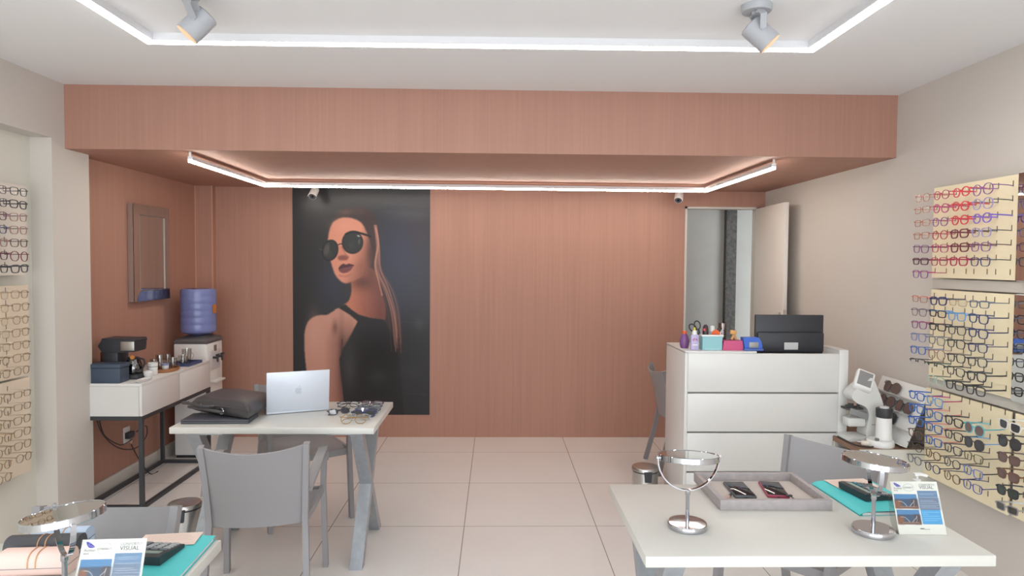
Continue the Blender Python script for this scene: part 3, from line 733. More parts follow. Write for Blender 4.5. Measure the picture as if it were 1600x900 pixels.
def eyewear(kind, shape, color, lens='clear', temple=None, thick=0.0030, folded=False, half=False):
    a, b, p, tp = SHP[shape]; fm = fmat(color); tm = fmat(temple or color)
    t = thing(kind, 'x', kind)
    m = MB()
    zt = b * 0.55; xo = 2 * a + 0.0085
    for s in (-1, 1):
        o = outline(shape, s)
        if half:
            o2 = [q for q in o if q[2] > -0.002]; o2.sort(key=lambda q: q[0])
            m.bar(o2, thick, 0.0035, up=(0, 1, 0))
        else:
            m.bar(o, 0.0036, thick, up=(0, 1, 0), closed=True)
        m.box((s * (xo + 0.003), 0.004, zt), (0.009, 0.006, thick * 1.7))
    m.bar([(-0.0105, 0, b * 0.30), (0, -0.002, b * 0.46), (0.0105, 0, b * 0.30)], thick * 1.1, 0.0036)
    m.build('front_frame', fm, t, True, 50)
    for s in (-1, 1):
        l = MB(); o = outline(shape, s, 18); cx = s * (a + 0.0085)
        A = [l.bm.verts.new((cx + (x - cx) * 0.97, y - 0.0006, z * 0.97)) for x, y, z in o]; B = [l.bm.verts.new((cx + (x - cx) * 0.97, y + 0.0008, z * 0.97)) for x, y, z in o]
        l.bm.faces.new(A); l.bm.faces.new(list(reversed(B)))
        for k in range(18): l.bm.faces.new((A[k], B[k], B[(k + 1) % 18], A[(k + 1) % 18]))
        l.build('lens', LENS[lens], t, False)
    hx = xo + 0.0068
    for s in (-1, 1):
        if folded:
            yy = 0.008 if s < 0 else 0.013
            pts = [(s * hx, 0.005, zt), (s * (hx - 0.006), yy, zt), (-s * 0.02, yy + 0.001, zt - 0.001), (-s * 0.045, yy + 0.001, zt - 0.007), (-s * 0.062, yy, zt - 0.020)]
        else:
            pts = [(s * hx, 0.002, zt), (s * (hx - 0.002), 0.04, zt), (s * (hx - 0.009), 0.08, zt - 0.001), (s * 0.0455, 0.1125, zt - 0.002)]
        q = MB(); q.bar(pts, thick * 1.35, 0.0024); q.build('temple', tm, t, True, 50)
    return t
_EW = {}
def put_eyewear(label, group, loc, rz, kind, shape, color, lens='clear', temple=None, thick=0.0030, folded=False, half=False, tilt=0.0, pitch=0.0):
    key = (kind, shape, color, lens, temple, thick, folded, half)
    if key in _EW: o = copy_tree(_EW[key])
    else: o = eyewear(kind, shape, color, lens, temple, thick, folded, half); _EW[key] = o
    o.location = loc; o.rotation_euler = (Matrix.Rotation(R(rz), 3, 'Z') @ Matrix.Rotation(R(pitch), 3, 'X') @ Matrix.Rotation(R(tilt), 3, 'Y')).to_euler()
    return tag(o, label, kind, group)

ORD = ['top', 'second', 'third', 'fourth', 'fifth', 'sixth', 'seventh']
def board(label, x, ya, yb, z0, z1, face, nr, nc, cols, zr, mt=BOARD):
    """perforated display board; face = +1 looks to +x, -1 to -x"""
    t = thing('display_board', label, 'display board', (x, (ya + yb) / 2, z0), 0, 'perforated eyewear display boards')
    m = MB(); c = (ya + yb) / 2
    xa, xb = (0, -0.012) if face > 0 else (0, 0.012)
    m.b2(min(xa, xb), max(xa, xb), ya - c, yb - c, 0, z1 - z0, 0.0008); m.mi = 1
    for z in zr:
        for y in cols:
            for s in (-1, 1):
                yy = y + s * 0.0455
                if ya + 0.01 < yy < yb - 0.01: m.box((face * 0.0004, yy - c, z + 0.012 - z0), (0.0016, 0.0045, 0.027))
    m.build('panel', [mt, SLOT], t, False)
    m = MB()
    xa, xb = (-0.0125, -0.062) if face > 0 else (0.0125, 0.062)
    for yy in (ya + 0.05, yb - 0.05):
        for zz in (0.05, z1 - z0 - 0.05): m.cyl((xa, yy - c, zz), (xb, yy - c, zz), 0.006, None, 10)
    m.build('standoff', SATIN, t)
    return t
BX, FX = 2.381, 2.2680
CY = [3.566, 3.415, 3.268, 3.121]
ZT = [1.9665 - 0.0681 * k for k in range(7)]
ZM = [1.424 - 0.0681 * k for k in range(7)]
ZB = [0.904 - 0.0695 * k for k in range(7)]
board('beige display board at the top of the right wall, holding red and purple eyeglasses', BX, 3.03, 3.64, 1.532, 2.018, -1, 7, 4, CY, ZT)
board('beige display board in the middle of the right wall, holding navy and black eyeglasses', BX, 3.03, 3.64, 0.984, 1.467, -1, 7, 4, CY, ZM)
board('beige display board low on the right wall, holding blue and black eyeglasses', BX, 3.045, 3.658, 0.440, 0.924, -1, 7, 4, CY, ZB)
board('beige display board low at the right edge of the photo, holding sunglasses', BX, 2.42, 3.015, 0.448, 0.924, -1, 7, 4, [2.905, 2.75, 2.60], ZB)
COLN = ['leftmost', 'second', 'third', 'fourth']
E_ = {}
def rack(board_name, group, zr, table):
    for r, row in enumerate(table):
        for c, sp in enumerate(row):
            if sp is None: continue
            color, shape = sp[0], sp[1]; kw = dict(sp[2]) if len(sp) > 2 else {}
            kind = kw.pop('kind', 'eyeglasses'); nm = kw.pop('nm', color)
            b = SHP[shape][1] * 0.55
            lab = '%s %s %s, %s row, %s column, %s' % (nm, shape, kind, ORD[r], COLN[c], board_name)
            put_eyewear(lab, group, (FX, CY[c] + rnd.uniform(-.003, .003), zr[r] - b + 0.003 + rnd.uniform(-.001, .001)), -90, kind, shape, color, tilt=rnd.uniform(-2.0, 2.0), **kw)
T = {'thick': 0.0048}
rack('top right display board', 'eyeglasses on the top right display board', ZT, [
    [('clear pink', 'round'), ('crimson', 'round'), ('red', 'round', T), ('purple', 'large round', {'nm': 'purple'})],
    [('clear pink', 'rectangular'), ('magenta', 'round', T), ('red', 'round', T), ('lavender', 'large round', {'temple': 'charcoal'})],
    [('clear pink', 'rectangular'), ('purple', 'round', {'temple': 'magenta'}), ('red', 'round', T), ('violet', 'round', T)],
    [('clear pink', 'rectangular'), ('crimson', 'round'), ('maroon', 'square', {'thick': 0.0052}), ('lavender', 'square', {'temple': 'charcoal'})],
    [('purple', 'square', {'temple': 'plum'}), ('magenta', 'square', {'thick': 0.0026}), ('maroon', 'square', {'thick': 0.0052}), ('purple', 'square', {'temple': 'plum'})],
    [('plum', 'rectangular', T), ('crimson', 'square'), ('crimson', 'square', T), ('navy', 'square', {'temple': 'charcoal'})],
    [('purple', 'square', {'temple': 'magenta'}), None, None, None]])
rack('middle right display board', 'eyeglasses on the middle right display board', ZM, [
    [('clear pink', 'rectangular', {'temple': 'salmon', 'nm': 'pale salmon'}), ('navy', 'square', {'thick': 0.0056}), ('clear crystal', 'rectangular'), ('slate', 'rectangular')],
    [('clear lilac', 'square', {'temple': 'slate'}), ('black', 'rectangular', {'thick': 0.005, 'temple': 'sky blue'}), ('sky blue', 'square'), ('navy', 'square', {'thick': 0.004})],
    [('purple', 'square', {'temple': 'crimson'}), ('black', 'rectangular', {'thick': 0.005}), ('charcoal', 'square'), ('navy', 'square', {'thick': 0.004})],
    [('periwinkle', 'square', {'temple': 'slate'}), ('grey', 'square'), ('black', 'square'), ('navy', 'square')],
    [('blue', 'square'), ('rose brown', 'large round', {'thick': 0.0022}), ('black', 'square'), ('black', 'square', {'temple': 'navy'})],
    [('black', 'rectangular', {'half': True, 'nm': 'black half-rim'}), ('dark green', 'rectangular', {'half': True, 'thick': 0.0045, 'nm': 'dark green half-rim'}), ('black', 'square'), ('black', 'square', T)],
    [None, ('mint', 'square', {'temple': 'dark green'}), ('black', 'square', T), ('black', 'square', T)]])
BO = {'temple': 'salmon', 'thick': 0.004}
rack('low right display board', 'eyewear on the low right display board', ZB, [
    [('blue', 'square', T), ('sky blue', 'square', {'temple': 'magenta', 'thick': 0.004}), None, None],
    [('blue', 'square', T), ('blue', 'square', BO), ('black', 'square', T), ('teal', 'large round', {'kind': 'sunglasses', 'lens': 'brown', 'nm': 'teal', 'thick': 0.004})],
    [('blue', 'square', T), ('blue', 'square', BO), ('black', 'square', {'thick': 0.004}), ('black', 'large round', {'kind': 'sunglasses', 'lens': 'dark', 'temple': 'sky blue', 'nm': 'black and blue'})],
    [('tortoiseshell', 'round'), ('blue', 'square', BO), ('charcoal', 'square', {'thick': 0.004}), ('olive', 'square', {'temple': 'black', 'thick': 0.0024})],
    [('charcoal', 'round', {'thick': 0.0026}), ('tortoiseshell', 'round', {'temple': 'black'}), ('charcoal', 'round'), ('periwinkle', 'square', {'temple': 'black', 'thick': 0.0036})],
    [('slate', 'round', {'temple': 'black'}), ('navy', 'round', {'temple': 'black'}), ('tortoiseshell', 'round', {'temple': 'navy'}), ('indigo', 'square', {'thick': 0.0026, 'temple': 'navy'})]])
# the low board's first row starts lower towards the right: third and fourth columns begin in the second row
for k, (color, lens, shape) in enumerate((('white', 'dark', 'square'), ('black', 'dark', 'large round'), ('brown', 'brown', 'square'), ('tortoiseshell', 'brown', 'square'), ('black', 'green', 'square'), ('silver', 'smoke', 'rectangular'))):
    put_eyewear('%s framed sunglasses, %s from the top in the column at the right edge' % (color, ('topmost', 'second', 'third', 'fourth', 'fifth', 'lowest')[k]), 'sunglasses at the right edge',
                (FX, 2.905, ZB[0] - 0.012 - 0.0735 * k), -90, 'sunglasses', shape, color, lens, None, 0.0045, tilt=rnd.uniform(-3, 3))

def wall_glass(label, y0, y1, z0, z1, x):
    t = thing('mirror_panel', label, 'mirror', (x, (y0 + y1) / 2, z0), 0, 'mirror panels on the right wall')
    MB().b2(0.0, 0.006, (y0 - y1) / 2, (y1 - y0) / 2, 0, z1 - z0).build('mirror_glass', MIRROR, t, False)
    MB().b2(0.0065, 0.018, (y0 - y1) / 2 - 0.01, (y1 - y0) / 2, -0.004, z1 - z0 + 0.004).build('edge_profile', PLASTW, t)
    m = MB()
    for yy in (-0.2, 0.2): m.cyl((0.018, yy, (z1 - z0) / 2), (0.084, yy, (z1 - z0) / 2), 0.008, None, 10)
    m.build('standoff', SATIN, t)
wall_glass('upper mirror panel at the right edge beside the top display board', 2.45, 3.018, 1.532, 2.018, 2.360)
wall_glass('lower mirror panel at the right edge beside the middle display board', 2.45, 3.018, 0.984, 1.467, 2.360)
for k, (z0, z1) in enumerate(((1.474, 1.526), (0.930, 0.978))):
    t = thing('acrylic_rail', ('clear acrylic rail between the top and middle right display boards', 'clear acrylic rail between the middle and low right display boards')[k], 'rail', (2.40, 3.04, z0), 0, 'acrylic rails on the right wall')
    MB().b2(0, 0.008, -0.62, 0.62, 0, z1 - z0, 0.001).build('acrylic_strip', mat('frosted_acrylic', '#c4c0b8', 0.22), t, False)
    m = MB()
    for q in range(5):
        for d in (-0.018, 0.018): m.cyl((0.008, -0.5 + 0.25 * q + d, 0.026), (0.045, -0.5 + 0.25 * q + d, 0.026), 0.004, None, 8)
    m.build('peg', SATIN, t)

# ---- left wall
LBX, LFX = -2.632, -2.5190
LY = [3.638, 3.489, 3.341]
LB = mat('pale_display_board', '#dccdb9', 0.55)
LB0 = mat('white_display_board', '#d6cfc4', 0.55)
LZ = [[1.959 - 0.0675 * k for k in range(7)], [1.418 - 0.0675 * k for k in range(7)], [0.885 - 0.068 * k for k in range(7)]]
board('white display board at the top of the left niche, holding black eyeglasses', LBX, 3.0, 3.86, 1.508, 2.006, 1, 7, 3, LY, LZ[0], LB0)
board('pale display board in the middle of the left niche, holding clear eyeglasses', LBX, 3.0, 3.86, 0.945, 1.452, 1, 7, 3, LY, LZ[1], LB)
board('pale display board low in the left niche, holding bronze wire eyeglasses', LBX, 3.0, 3.86, 0.40, 0.932, 1, 7, 3, LY, LZ[2], LB)
LT = [
    [[('black', 'square'), ('plum', 'square')], [('black', 'square', T), ('black', 'square')], [('rose brown', 'square', {'temple': 'plum'}), ('plum', 'square')], [('rose brown', 'square', {'temple': 'brown'}), ('navy', 'square')],
     [('brown', 'square'), ('rose brown', 'square')], [('maroon', 'large round', {'thick': 0.0026}), ('plum', 'square')], [('charcoal', 'square', T), ('black', 'square')]],
    [[('clear smoke', 'square'), ('clear crystal', 'square')]] * 2 + [[('clear smoke', 'round'), ('clear crystal', 'round')]] + [[('clear smoke', 'square', {'temple': 'bronze'}), ('clear crystal', 'square')]] * 2 + [[('clear smoke', 'square', {'temple': 'bronze'}), ('clear smoke', 'round')], [('bronze', 'round', {'thick': 0.002}), ('clear smoke', 'square')]],
    [[('bronze', 'rectangular', {'thick': 0.0018}), ('bronze', 'square', {'thick': 0.002})], [('bronze', 'rectangular', {'thick': 0.0018}), ('bronze', 'square', {'thick': 0.002})], [('bronze', 'square', {'thick': 0.0022}), ('bronze', 'square', {'thick': 0.002})],
     [('bronze', 'square', {'thick': 0.0022}), ('gold', 'square', {'thick': 0.002})], [('bronze', 'square', {'thick': 0.0022}), ('bronze', 'round', {'thick': 0.002})], [('bronze', 'round', {'thick': 0.0022}), ('gold', 'round', {'thick': 0.002})], [None, ('bronze', 'round', {'thick': 0.002})]]]
for bi, bn in enumerate(('top left display board', 'middle left display board', 'low left display board')):
    for r, row in enumerate(LT[bi]):
        for c, sp in enumerate(row):
            if sp is None: continue
            color, shape = sp[0], sp[1]; kw = dict(sp[2]) if len(sp) > 2 else {}
            put_eyewear('%s %s eyeglasses, %s row, %s, %s' % (color, shape, ORD[r], bn, ('nearest the pier', 'at photo edge')[c]), 'eyeglasses on the ' + bn,
                        (LFX, LY[c] + rnd.uniform(-.004, .004), LZ[bi][r] - SHP[shape][1] * 0.55 + 0.003), 90, 'eyeglasses', shape, color, tilt=rnd.uniform(-2, 2), **kw)

# ---- folded glasses on the laptop table
TZ = 0.7502
for label, (x, y), rz, kind, shape, color, lens, th in (
        ('brown round eyeglasses lying nearest the front edge of the laptop table', (-0.742, 3.525), 3, 'eyeglasses', 'large round', 'gold', 'clear', 0.0035),
        ('silver rimmed eyeglasses behind the brown pair on the laptop table', (-0.732, 3.600), -4, 'eyeglasses', 'oval', 'silver', 'pale', 0.0030),
        ('front dark blue eyeglasses of the pair near the table corner', (-0.718, 3.672), 4, 'eyeglasses', 'square', 'navy', 'smoke', 0.0045),
        ('rear dark blue eyeglasses of the pair near the table corner', (-0.716, 3.745), -3, 'eyeglasses', 'square', 'slate', 'smoke', 0.0045),
        ('black eyeglasses behind the dark blue pairs on the laptop table', (-0.712, 3.822), 5, 'eyeglasses', 'square', 'charcoal', 'pale', 0.0040),
        ('plum eyeglasses at the rear right corner of the laptop table', (-0.718, 3.925), -8, 'eyeglasses', 'square', 'plum', 'pale', 0.0032),
        ('black eyeglasses at the back of the laptop table, left of the plum pair', (-0.855, 3.925), 6, 'eyeglasses', 'oval', 'black', 'clear', 0.0032),
        ('small folded grey sunglasses to the left of the rows of eyeglasses', (-0.865, 3.74), 35, 'sunglasses', 'oval', 'charcoal', 'dark', 0.0035)):
    b = SHP[shape][1]
    put_eyewear(label, 'eyewear lying on the laptop table', (x, y, TZ + b * math.cos(R(38)) + 0.0025), rz, kind, shape, color, lens, None, th, True, pitch=-38)

# ================================================================== THINGS ON THE LAPTOP TABLE
def laptop():
    t = thing('laptop', 'open silver laptop with its lid turned towards the viewer', 'laptop', (-1.101, 3.7725, TZ), 22.5)
    MB().box((0, 0.115, 0.008), (0.335, 0.23, 0.012), None, 0.004).build('base', ALU, t)
    MB().box((0, 0.125, 0.0145), (0.29, 0.11, 0.0012)).build('keyboard', BLACKP, t)
    MB().box((0, 0.045 + 0.005, 0.0145), (0.11, 0.07, 0.0008)).build('trackpad', ALU, t)
    ld = MB(); ld.M = Matrix.Translation((0, 0.0, 0.012)) @ Matrix.Rotation(R(8), 4, 'X')
    ld.box((0, 0, 0.114), (0.335, 0.006, 0.228), None, 0.0025); L = ld.build('lid', ALU, t)
    sc = MB(); sc.M = Matrix.Translation((0, 0.0, 0.012)) @ Matrix.Rotation(R(8), 4, 'X')
    sc.box((0, 0.0034, 0.114), (0.32, 0.0008, 0.205)); sc.build('screen', mat('laptop_screen', '#16181c', 0.1), L)
    em = MB(); em.M = Matrix.Translation((0, 0, 0.012)) @ Matrix.Rotation(R(8), 4, 'X') @ Matrix.Translation((0, -0.0031, 0.118))
    ap = [(0, 0.013), (0.007, 0.016), (0.014, 0.013), (0.017, 0.009), (0.0135, 0.003), (0.014, -0.004), (0.018, -0.008), (0.0135, -0.017), (0.008, -0.021), (0, -0.018), (-0.008, -0.021), (-0.0145, -0.014), (-0.018, -0.002), (-0.016, 0.009), (-0.009, 0.016)]
    em.prism(smooth_pts(ap, 3), -0.0005, 0.0002, 'XZ')
    em.prism(smooth_pts([(0.000, 0.018), (0.002, 0.024), (0.008, 0.028), (0.0075, 0.022), (0.003, 0.018)], 3), -0.0005, 0.0002, 'XZ')
    em.build('emblem', mat('grey_emblem', '#c3c9d4', 0.3, 0.3), L)
laptop()
def sleeve():
    t = thing('laptop_sleeve', 'flat dark grey laptop under the black leather bag', 'laptop', (-1.455, 3.585, TZ), 2)
    MB().box((0, 0, 0.007), (0.345, 0.165, 0.014), None, 0.004).build('lower_case', mat('dark_grey_case', '#47484f', 0.4), t)
    MB().box((0, 0, 0.0185), (0.345, 0.165, 0.008), None, 0.003).build('upper_case', mat('dark_grey_lid', '#4b4c54', 0.35), t)
    MB().box((0, -0.084, 0.0145), (0.06, 0.003, 0.003)).build('catch', BLACKP, t)
sleeve()
def bag():
    t = thing('leather_bag', 'black leather briefcase lying on the laptop table beside the silver laptop', 'bag', (-1.455, 3.79, TZ + 0.0228), 0)
    A, B, C, D = [Vector(p) - Vector((-1.455, 3.79)) for p in ((-1.66, 3.70), (-1.265, 3.475), (-1.265, 3.83), (-1.625, 4.03))]
    nu, nv = 18, 14; m = MB(); rows = []
    def P(u, v, top):
        p = A * (1 - u) * (1 - v) + B * u * (1 - v) + C * u * v + D * (1 - u) * v
        c = (A + B + C + D) / 4
        e = min(u, 1 - u, v, 1 - v)
        h0 = 0.070 + 0.008 * u
        if top:
            z = h0 + 0.016 * (math.sin(math.pi * u) ** 0.6) * (math.sin(math.pi * v) ** 0.6) - 0.018 * max(0, 1 - e / 0.08) ** 2 + 0.004 * math.sin(9 * u + 4 * v) * (e > 0.1)
        else: z = 0.012 * max(0, 1 - e / 0.08) ** 2
        s = 1 - 0.03 * max(0, 1 - e / 0.06) ** 2
        q = c + (p - c) * s
        return (q.x, q.y, z)
    top = [[m.bm.verts.new(P(i / nu, j / nv, True)) for i in range(nu + 1)] for j in range(nv + 1)]
    bot = [[m.bm.verts.new(P(i / nu, j / nv, False)) for i in range(nu + 1)] for j in range(nv + 1)]
    for j in range(nv):
        for i in range(nu):
            m.bm.faces.new((top[j][i], top[j][i + 1], top[j + 1][i + 1], top[j + 1][i])); m.bm.faces.new((bot[j][i], bot[j + 1][i], bot[j + 1][i + 1], bot[j][i + 1]))
    ring = [(0, i) for i in range(nu)] + [(j, nu) for j in range(nv)] + [(nv, i) for i in range(nu, 0, -1)] + [(j, 0) for j in range(nv, 0, -1)]
    cen = (A + B + C + D) / 4
    mid = []
    for j, i in ring:
        a_, b_ = top[j][i].co, bot[j][i].co; q = (a_ + b_) / 2; d = Vector((q.x - cen.x, q.y - cen.y, 0)).normalized() * 0.010; mid.append(m.bm.verts.new(q + d))
    n = len(ring)
    for k in range(n):
        (j, i), (j2, i2) = ring[k], ring[(k + 1) % n]
        m.bm.faces.new((top[j][i], mid[k], mid[(k + 1) % n], top[j2][i2])); m.bm.faces.new((mid[k], bot[j][i], bot[j2][i2], mid[(k + 1) % n]))
    m.build('bag_body', LEATHER, t, True, 70)
    def E(u, z, o=0.012):
        p = A * (1 - u) + B * u; d = Vector((-(B - A).y, (B - A).x)).normalized(); p = p - d * o
        return (p.x, p.y, z)
    MB().tube([E(0.02 + 0.96 * k / 10, 0.050 + 0.010 * k / 10, 0.0105) for k in range(11)], 0.0035, 8).build('zip', mat('dark_zip', '#4a4649', 0.35), t)
    for z, o, a, b in ((0.028, 0.016, 0.05, 0.62), (0.050, 0.030, -0.02, 0.45)):
        pts = [E(a, z, 0.008), E(a + 0.02, z + 0.006, o + 0.02), E((a + b) / 2, z + 0.012, o + 0.035), E(b - 0.03, z + 0.006, o + 0.02), E(b, z, 0.008)]
        MB().tube(smooth_pts(pts, 5, False), 0.0075, 8).build('handle', LEATHER, t)
    q = Vector(E(0.60, 0.034, 0.021)); ex = Vector((*(B - A).normalized(), 0))
    rr = [q + ex * 0.014 * math.cos(2 * math.pi * k / 16) + Vector((0, 0, 0.016 * math.sin(2 * math.pi * k / 16))) for k in range(16)]
    MB().tube(rr, 0.0026, 6, True).build('metal_ring', CHROME, t)
    q = Vector(E(0.22, 0.055, 0.022))
    MB().box(q, (0.03, 0.01, 0.008), (0, 0, math.atan2((B - A).y, (B - A).x)), 0.002).build('buckle', CHROME, t)
bag()

# ================================================================== TABLE MIRRORS
def table_mirror(label, x, y, yoke, tx, ty, disc=0.0965, base=0.062, zp=0.228):
    t = thing('table_mirror', label, 'mirror', (x, y, TZ), 0, 'round chrome table mirrors')
    MB().lathe([(0, 0), (base, 0), (base + 0.001, 0.003), (base + 0.001, 0.014), (base - 0.002, 0.018), (0, 0.019)], 48).build('base', CHROME, t)
    MB().lathe([(0.0062, 0.018), (0.0062, 0.105), (0.0085, 0.108), (0.0085, 0.122), (0, 0.126)], 20).build('stem', CHROME, t)
    ca, sa = math.cos(R(yoke)), math.sin(R(yoke)); rr = disc + 0.004; pts = []
    for k in range(25):
        a = math.pi + math.pi * k / 24
        u, z = rr * math.cos(a), zp + (zp - 0.122) * math.sin(a)
        pts.append((u * ca, u * sa, z))
    MB().bar(pts, 0.012, 0.0028, up=(-sa, ca, 0)).build('yoke', CHROME, t)
    rot = Euler((R(tx), R(ty), 0)).to_matrix().to_4x4()
    h = MB(); h.M = Matrix.Translation((0, 0, zp)) @ rot
    h.lathe([(disc - 0.004, 0.0075), (disc - 0.002, 0.0095), (disc, 0.008), (disc, -0.008), (disc - 0.002, -0.0095), (disc - 0.004, -0.0075)], 56)
    H = h.build('mirror_ring', CHROME, t)
    g = MB(); g.M = h.M; g.lathe([(0, 0.0082), (disc - 0.003, 0.0078), (disc - 0.003, -0.0078), (0, -0.0082)], 56); g.build('mirror_glass', MIRROR, H)
    k = MB()
    for s in (-1, 1): k.cyl((s * (disc - 0.001) * ca, s * (disc - 0.001) * sa, zp), (s * (disc + 0.009) * ca, s * (disc + 0.009) * sa, zp), 0.006, None, 12)
    k.build('pivot_screw', CHROME, t)
table_mirror('round chrome table mirror at the left of the table with the grey tray', 0.620, 2.130, 3, -7.0, 1.0)
table_mirror('round chrome table mirror beside the leaflet holder on the right table', 1.200, 2.085, 72, -1, 5)
table_mirror('round chrome table mirror on the lower left table near the pink case', -1.057, 1.66, 134, -2, -7, 0.091, 0.062, 0.219)

# ================================================================== LEAFLET HOLDERS
def leaflet(label, x, y, rz, wd=0.150, ht=0.162, lean=22):
    t = thing('leaflet_holder', label, 'leaflet holder', (x, y, TZ), rz, 'clear leaflet holders')
    M = Matrix.Rotation(R(-lean), 4, 'X')
    P = Pic(0, 100, 0, 132, 200, 264, (226, 227, 218))
    def rect(x0, x1, y0, y1, c, soft=0.2): P.put(P.mask([(x0, y0), (x1, y0), (x1, y1), (x0, y1)], soft, False), c)
    for y0 in (32.5, 71.5):
        rect(3, 51, y0, y0 + 36, (84, 132, 176)); rect(3, 51, y0 + 12, y0 + 36, (70, 88, 112), 0.8); rect(3, 16, y0 + 16, y0 + 36, (136, 92, 70), 2.0); rect(38, 51, y0 + 12, y0 + 36, (82, 74, 78), 1.6); rect(3, 51, y0 + 30, y0 + 36, (126, 92, 78), 1.0)
        P.line([(10, y0 + 18), (18, y0 + 19), (24, y0 + 25), (27, y0 + 31)], 1.1, (196, 196, 196), 0.9, 0.4); P.line([(33, y0 + 31), (37, y0 + 25), (42, y0 + 20), (44, y0 + 15)], 1.1, (196, 196, 196), 0.9, 0.4)
        P.line([(43, y0 + 16), (42.5, y0 + 28), (40, y0 + 31)], 0.9, (180, 180, 180), 0.8, 0.4); P.line([(12, y0 + 31.5), (46, y0 + 31.5)], 0.8, (170, 150, 140), 0.7, 0.4)
    rect(54, 96, 23.5, 72, (104, 134, 166)); rect(54, 96, 40, 72, (112, 126, 146), 3)
    for yy, ln in ((30, 36), (33, 30), (40, 38), (48, 28), (51, 34), (55, 38), (60, 36), (63, 32), (66.5, 37)): P.line([(57, yy), (57 + ln, yy)], 0.8, (176, 190, 206), 0.8, 0.4, False)
    rect(54, 96, 72, 107.5, (84, 158, 208))
    for yy, ln in ((77, 36), (82, 12), (87, 34), (93, 36), (98, 30)): P.line([(57, yy), (57 + ln, yy)], 0.8, (160, 206, 236), 0.8, 0.4, False)
    P.put(P.mask([(7, 4), (11, 4.5), (19, 10), (20.5, 13), (13, 13.5), (8.5, 9)], 0.3), (78, 74, 166))
    P.line([(12, 4.5), (11, 9.5), (20, 12.5)], 0.7, (170, 170, 214), 0.9, 0.3, False)
    P.ell(37, 15.5, 12, 9.5, 0, (168, 172, 172)); P.ell(37, 15.5, 11.3, 8.8, 0, (226, 227, 218)); rect(25, 49.5, 12.8, 18.4, (226, 227, 218))
    P.line([(47, 118), (54, 118)], 2.2, (60, 62, 66), 0.9, 0.5, False)
    P.im *= 0.93
    card = MB(); card.M = M; card.b2(-wd / 2, wd / 2, -0.0004, 0.0004, 0.001, ht); C = card.build('leaflet', mat('leaflet_paper', '#e4e5dd', 0.5), t, False)
    o = P.mesh('leaflet_print', (-wd / 2, -0.0006, ht), (wd, 0, 0), (0, 0, -ht + 0.002), PAPERP, C)
    o.data.transform(M)
    dk = mat('dark_grey_ink', '#3e4145', 0.6); lg = mat('light_grey_ink', '#6a6e72', 0.6)
    def TX(body, px, py, size, ink, xs=1.0):
        mm = M @ Matrix.Translation((-wd / 2 + px / 100 * wd, -0.0009, ht - py / 132 * ht)) @ Matrix.Rotation(R(90), 4, 'X')
        textmesh('leaflet_lettering', body, size, ink, C, mm, xs=xs)
    TX('CONFORTO', 60, 10.5, 0.0088, lg, 1.02); TX('VISUAL', 60, 18.5, 0.0138, dk, 1.04)
    TX('Acther', 5, 19.5, 0.0085, lg, 1.15); TX('BRASIL', 5, 24, 0.0040, dk, 1.15); TX('CONNECT', 25, 17.3, 0.0068, dk, 1.02)
    TX('eyeview', 55, 119.6, 0.0055, lg, 1.0)
    a = MB(); a.M = M; a.b2(-wd / 2 - 0.002, wd / 2 + 0.002, 0.001, 0.003, 0, ht + 0.001); a.b2(-wd / 2 - 0.002, wd / 2 + 0.002, -0.0035, -0.0015, 0, ht + 0.001)
    a.build('clear_sleeve', clear('leaflet_acrylic', '#fefefe', 0.006, 0.08), t, False)
    b = MB(); yb = ht * math.sin(R(lean))
    b.prism([(0.005, 0.0), (0.030, 0.0), (0.050, 0.03), (0.066, 0.11), (yb * 0.72, ht * 0.70)], -wd / 2 - 0.0022, -wd / 2 - 0.0002, 'YZ')
    b.b2(-wd / 2 - 0.002, wd / 2 + 0.002, 0.004, 0.030, 0.0, 0.002)
    b.build('clear_support', ACRYL, t, False)
leaflet('clear holder with a blue leaflet at the right end of the table with the tray', 1.349, 2.065, -1.5)
leaflet('clear holder with a blue leaflet on the lower left table beside the calculator', -0.915, 1.565, 3, ht=0.185)

# ================================================================== TRAY, PHONES
def tray():
    x0, x1, y0, y1, h = 0.776, 1.166, 2.275, 2.590, 0.036
    t = thing('display_tray', 'grey rectangular tray with two phones in it on the right table', 'tray', ((x0 + x1) / 2, (y0 + y1) / 2, TZ), 0)
    a, b, w_ = (x1 - x0) / 2, (y1 - y0) / 2, 0.018
    MB().b2(-a + 0.002, a - 0.002, -b + 0.002, b - 0.002, 0, 0.006).build('tray_bottom', mat('tray_felt', '#bdb3ac', 0.9), t)
    m = MB()
    m.b2(-a, a, -b, -b + w_, 0, h, 0.001); m.b2(-a, a, b - w_, b, 0, h, 0.001); m.b2(-a, -a + w_, -b + w_, b - w_, 0, h, 0.001); m.b2(a - w_, a, -b + w_, b - w_, 0, h, 0.001)
    m.build('rim', TAUPE, t)
tray()
TB = TZ + 0.0062
def phone(label, x, y, rz, case, cm):
    t = thing('phone', label, 'phone', (x, y, TB), rz, 'phones in the grey tray')
    MB().box((0, 0, 0.0055), (0.078, 0.160, 0.011), None, 0.004).build('phone_case', cm, t)
    MB().box((0, 0, 0.0112), (0.071, 0.152, 0.0016), None, 0.0006).build('screen', mat('phone_screen', '#22272c', 0.06, spec=0.6), t)
    MB().box((0, -0.0798, 0.006), (0.012, 0.002, 0.003)).build('charging_port', BLACKP, t)
    m = MB(); m.box((0.0392, 0.03, 0.006), (0.0015, 0.02, 0.003)); m.build('side_button', mat('dark_button', '#4a4a4f', 0.4), t)
phone('black phone with a grey case at the left in the grey tray', 0.906, 2.452, -3, 'grey', mat('dark_grey_phone_case', '#5c6066', 0.4))
phone('black phone with a red case edge at the right in the grey tray', 1.035, 2.455, -10, 'red', mat('red_phone_case', '#a03a56', 0.45))
t = thing('makeup_pen', 'pinkish pen with a dark tip lying at the left in the grey tray', 'pen', (0.83, 2.36, TB + 0.007), -32)
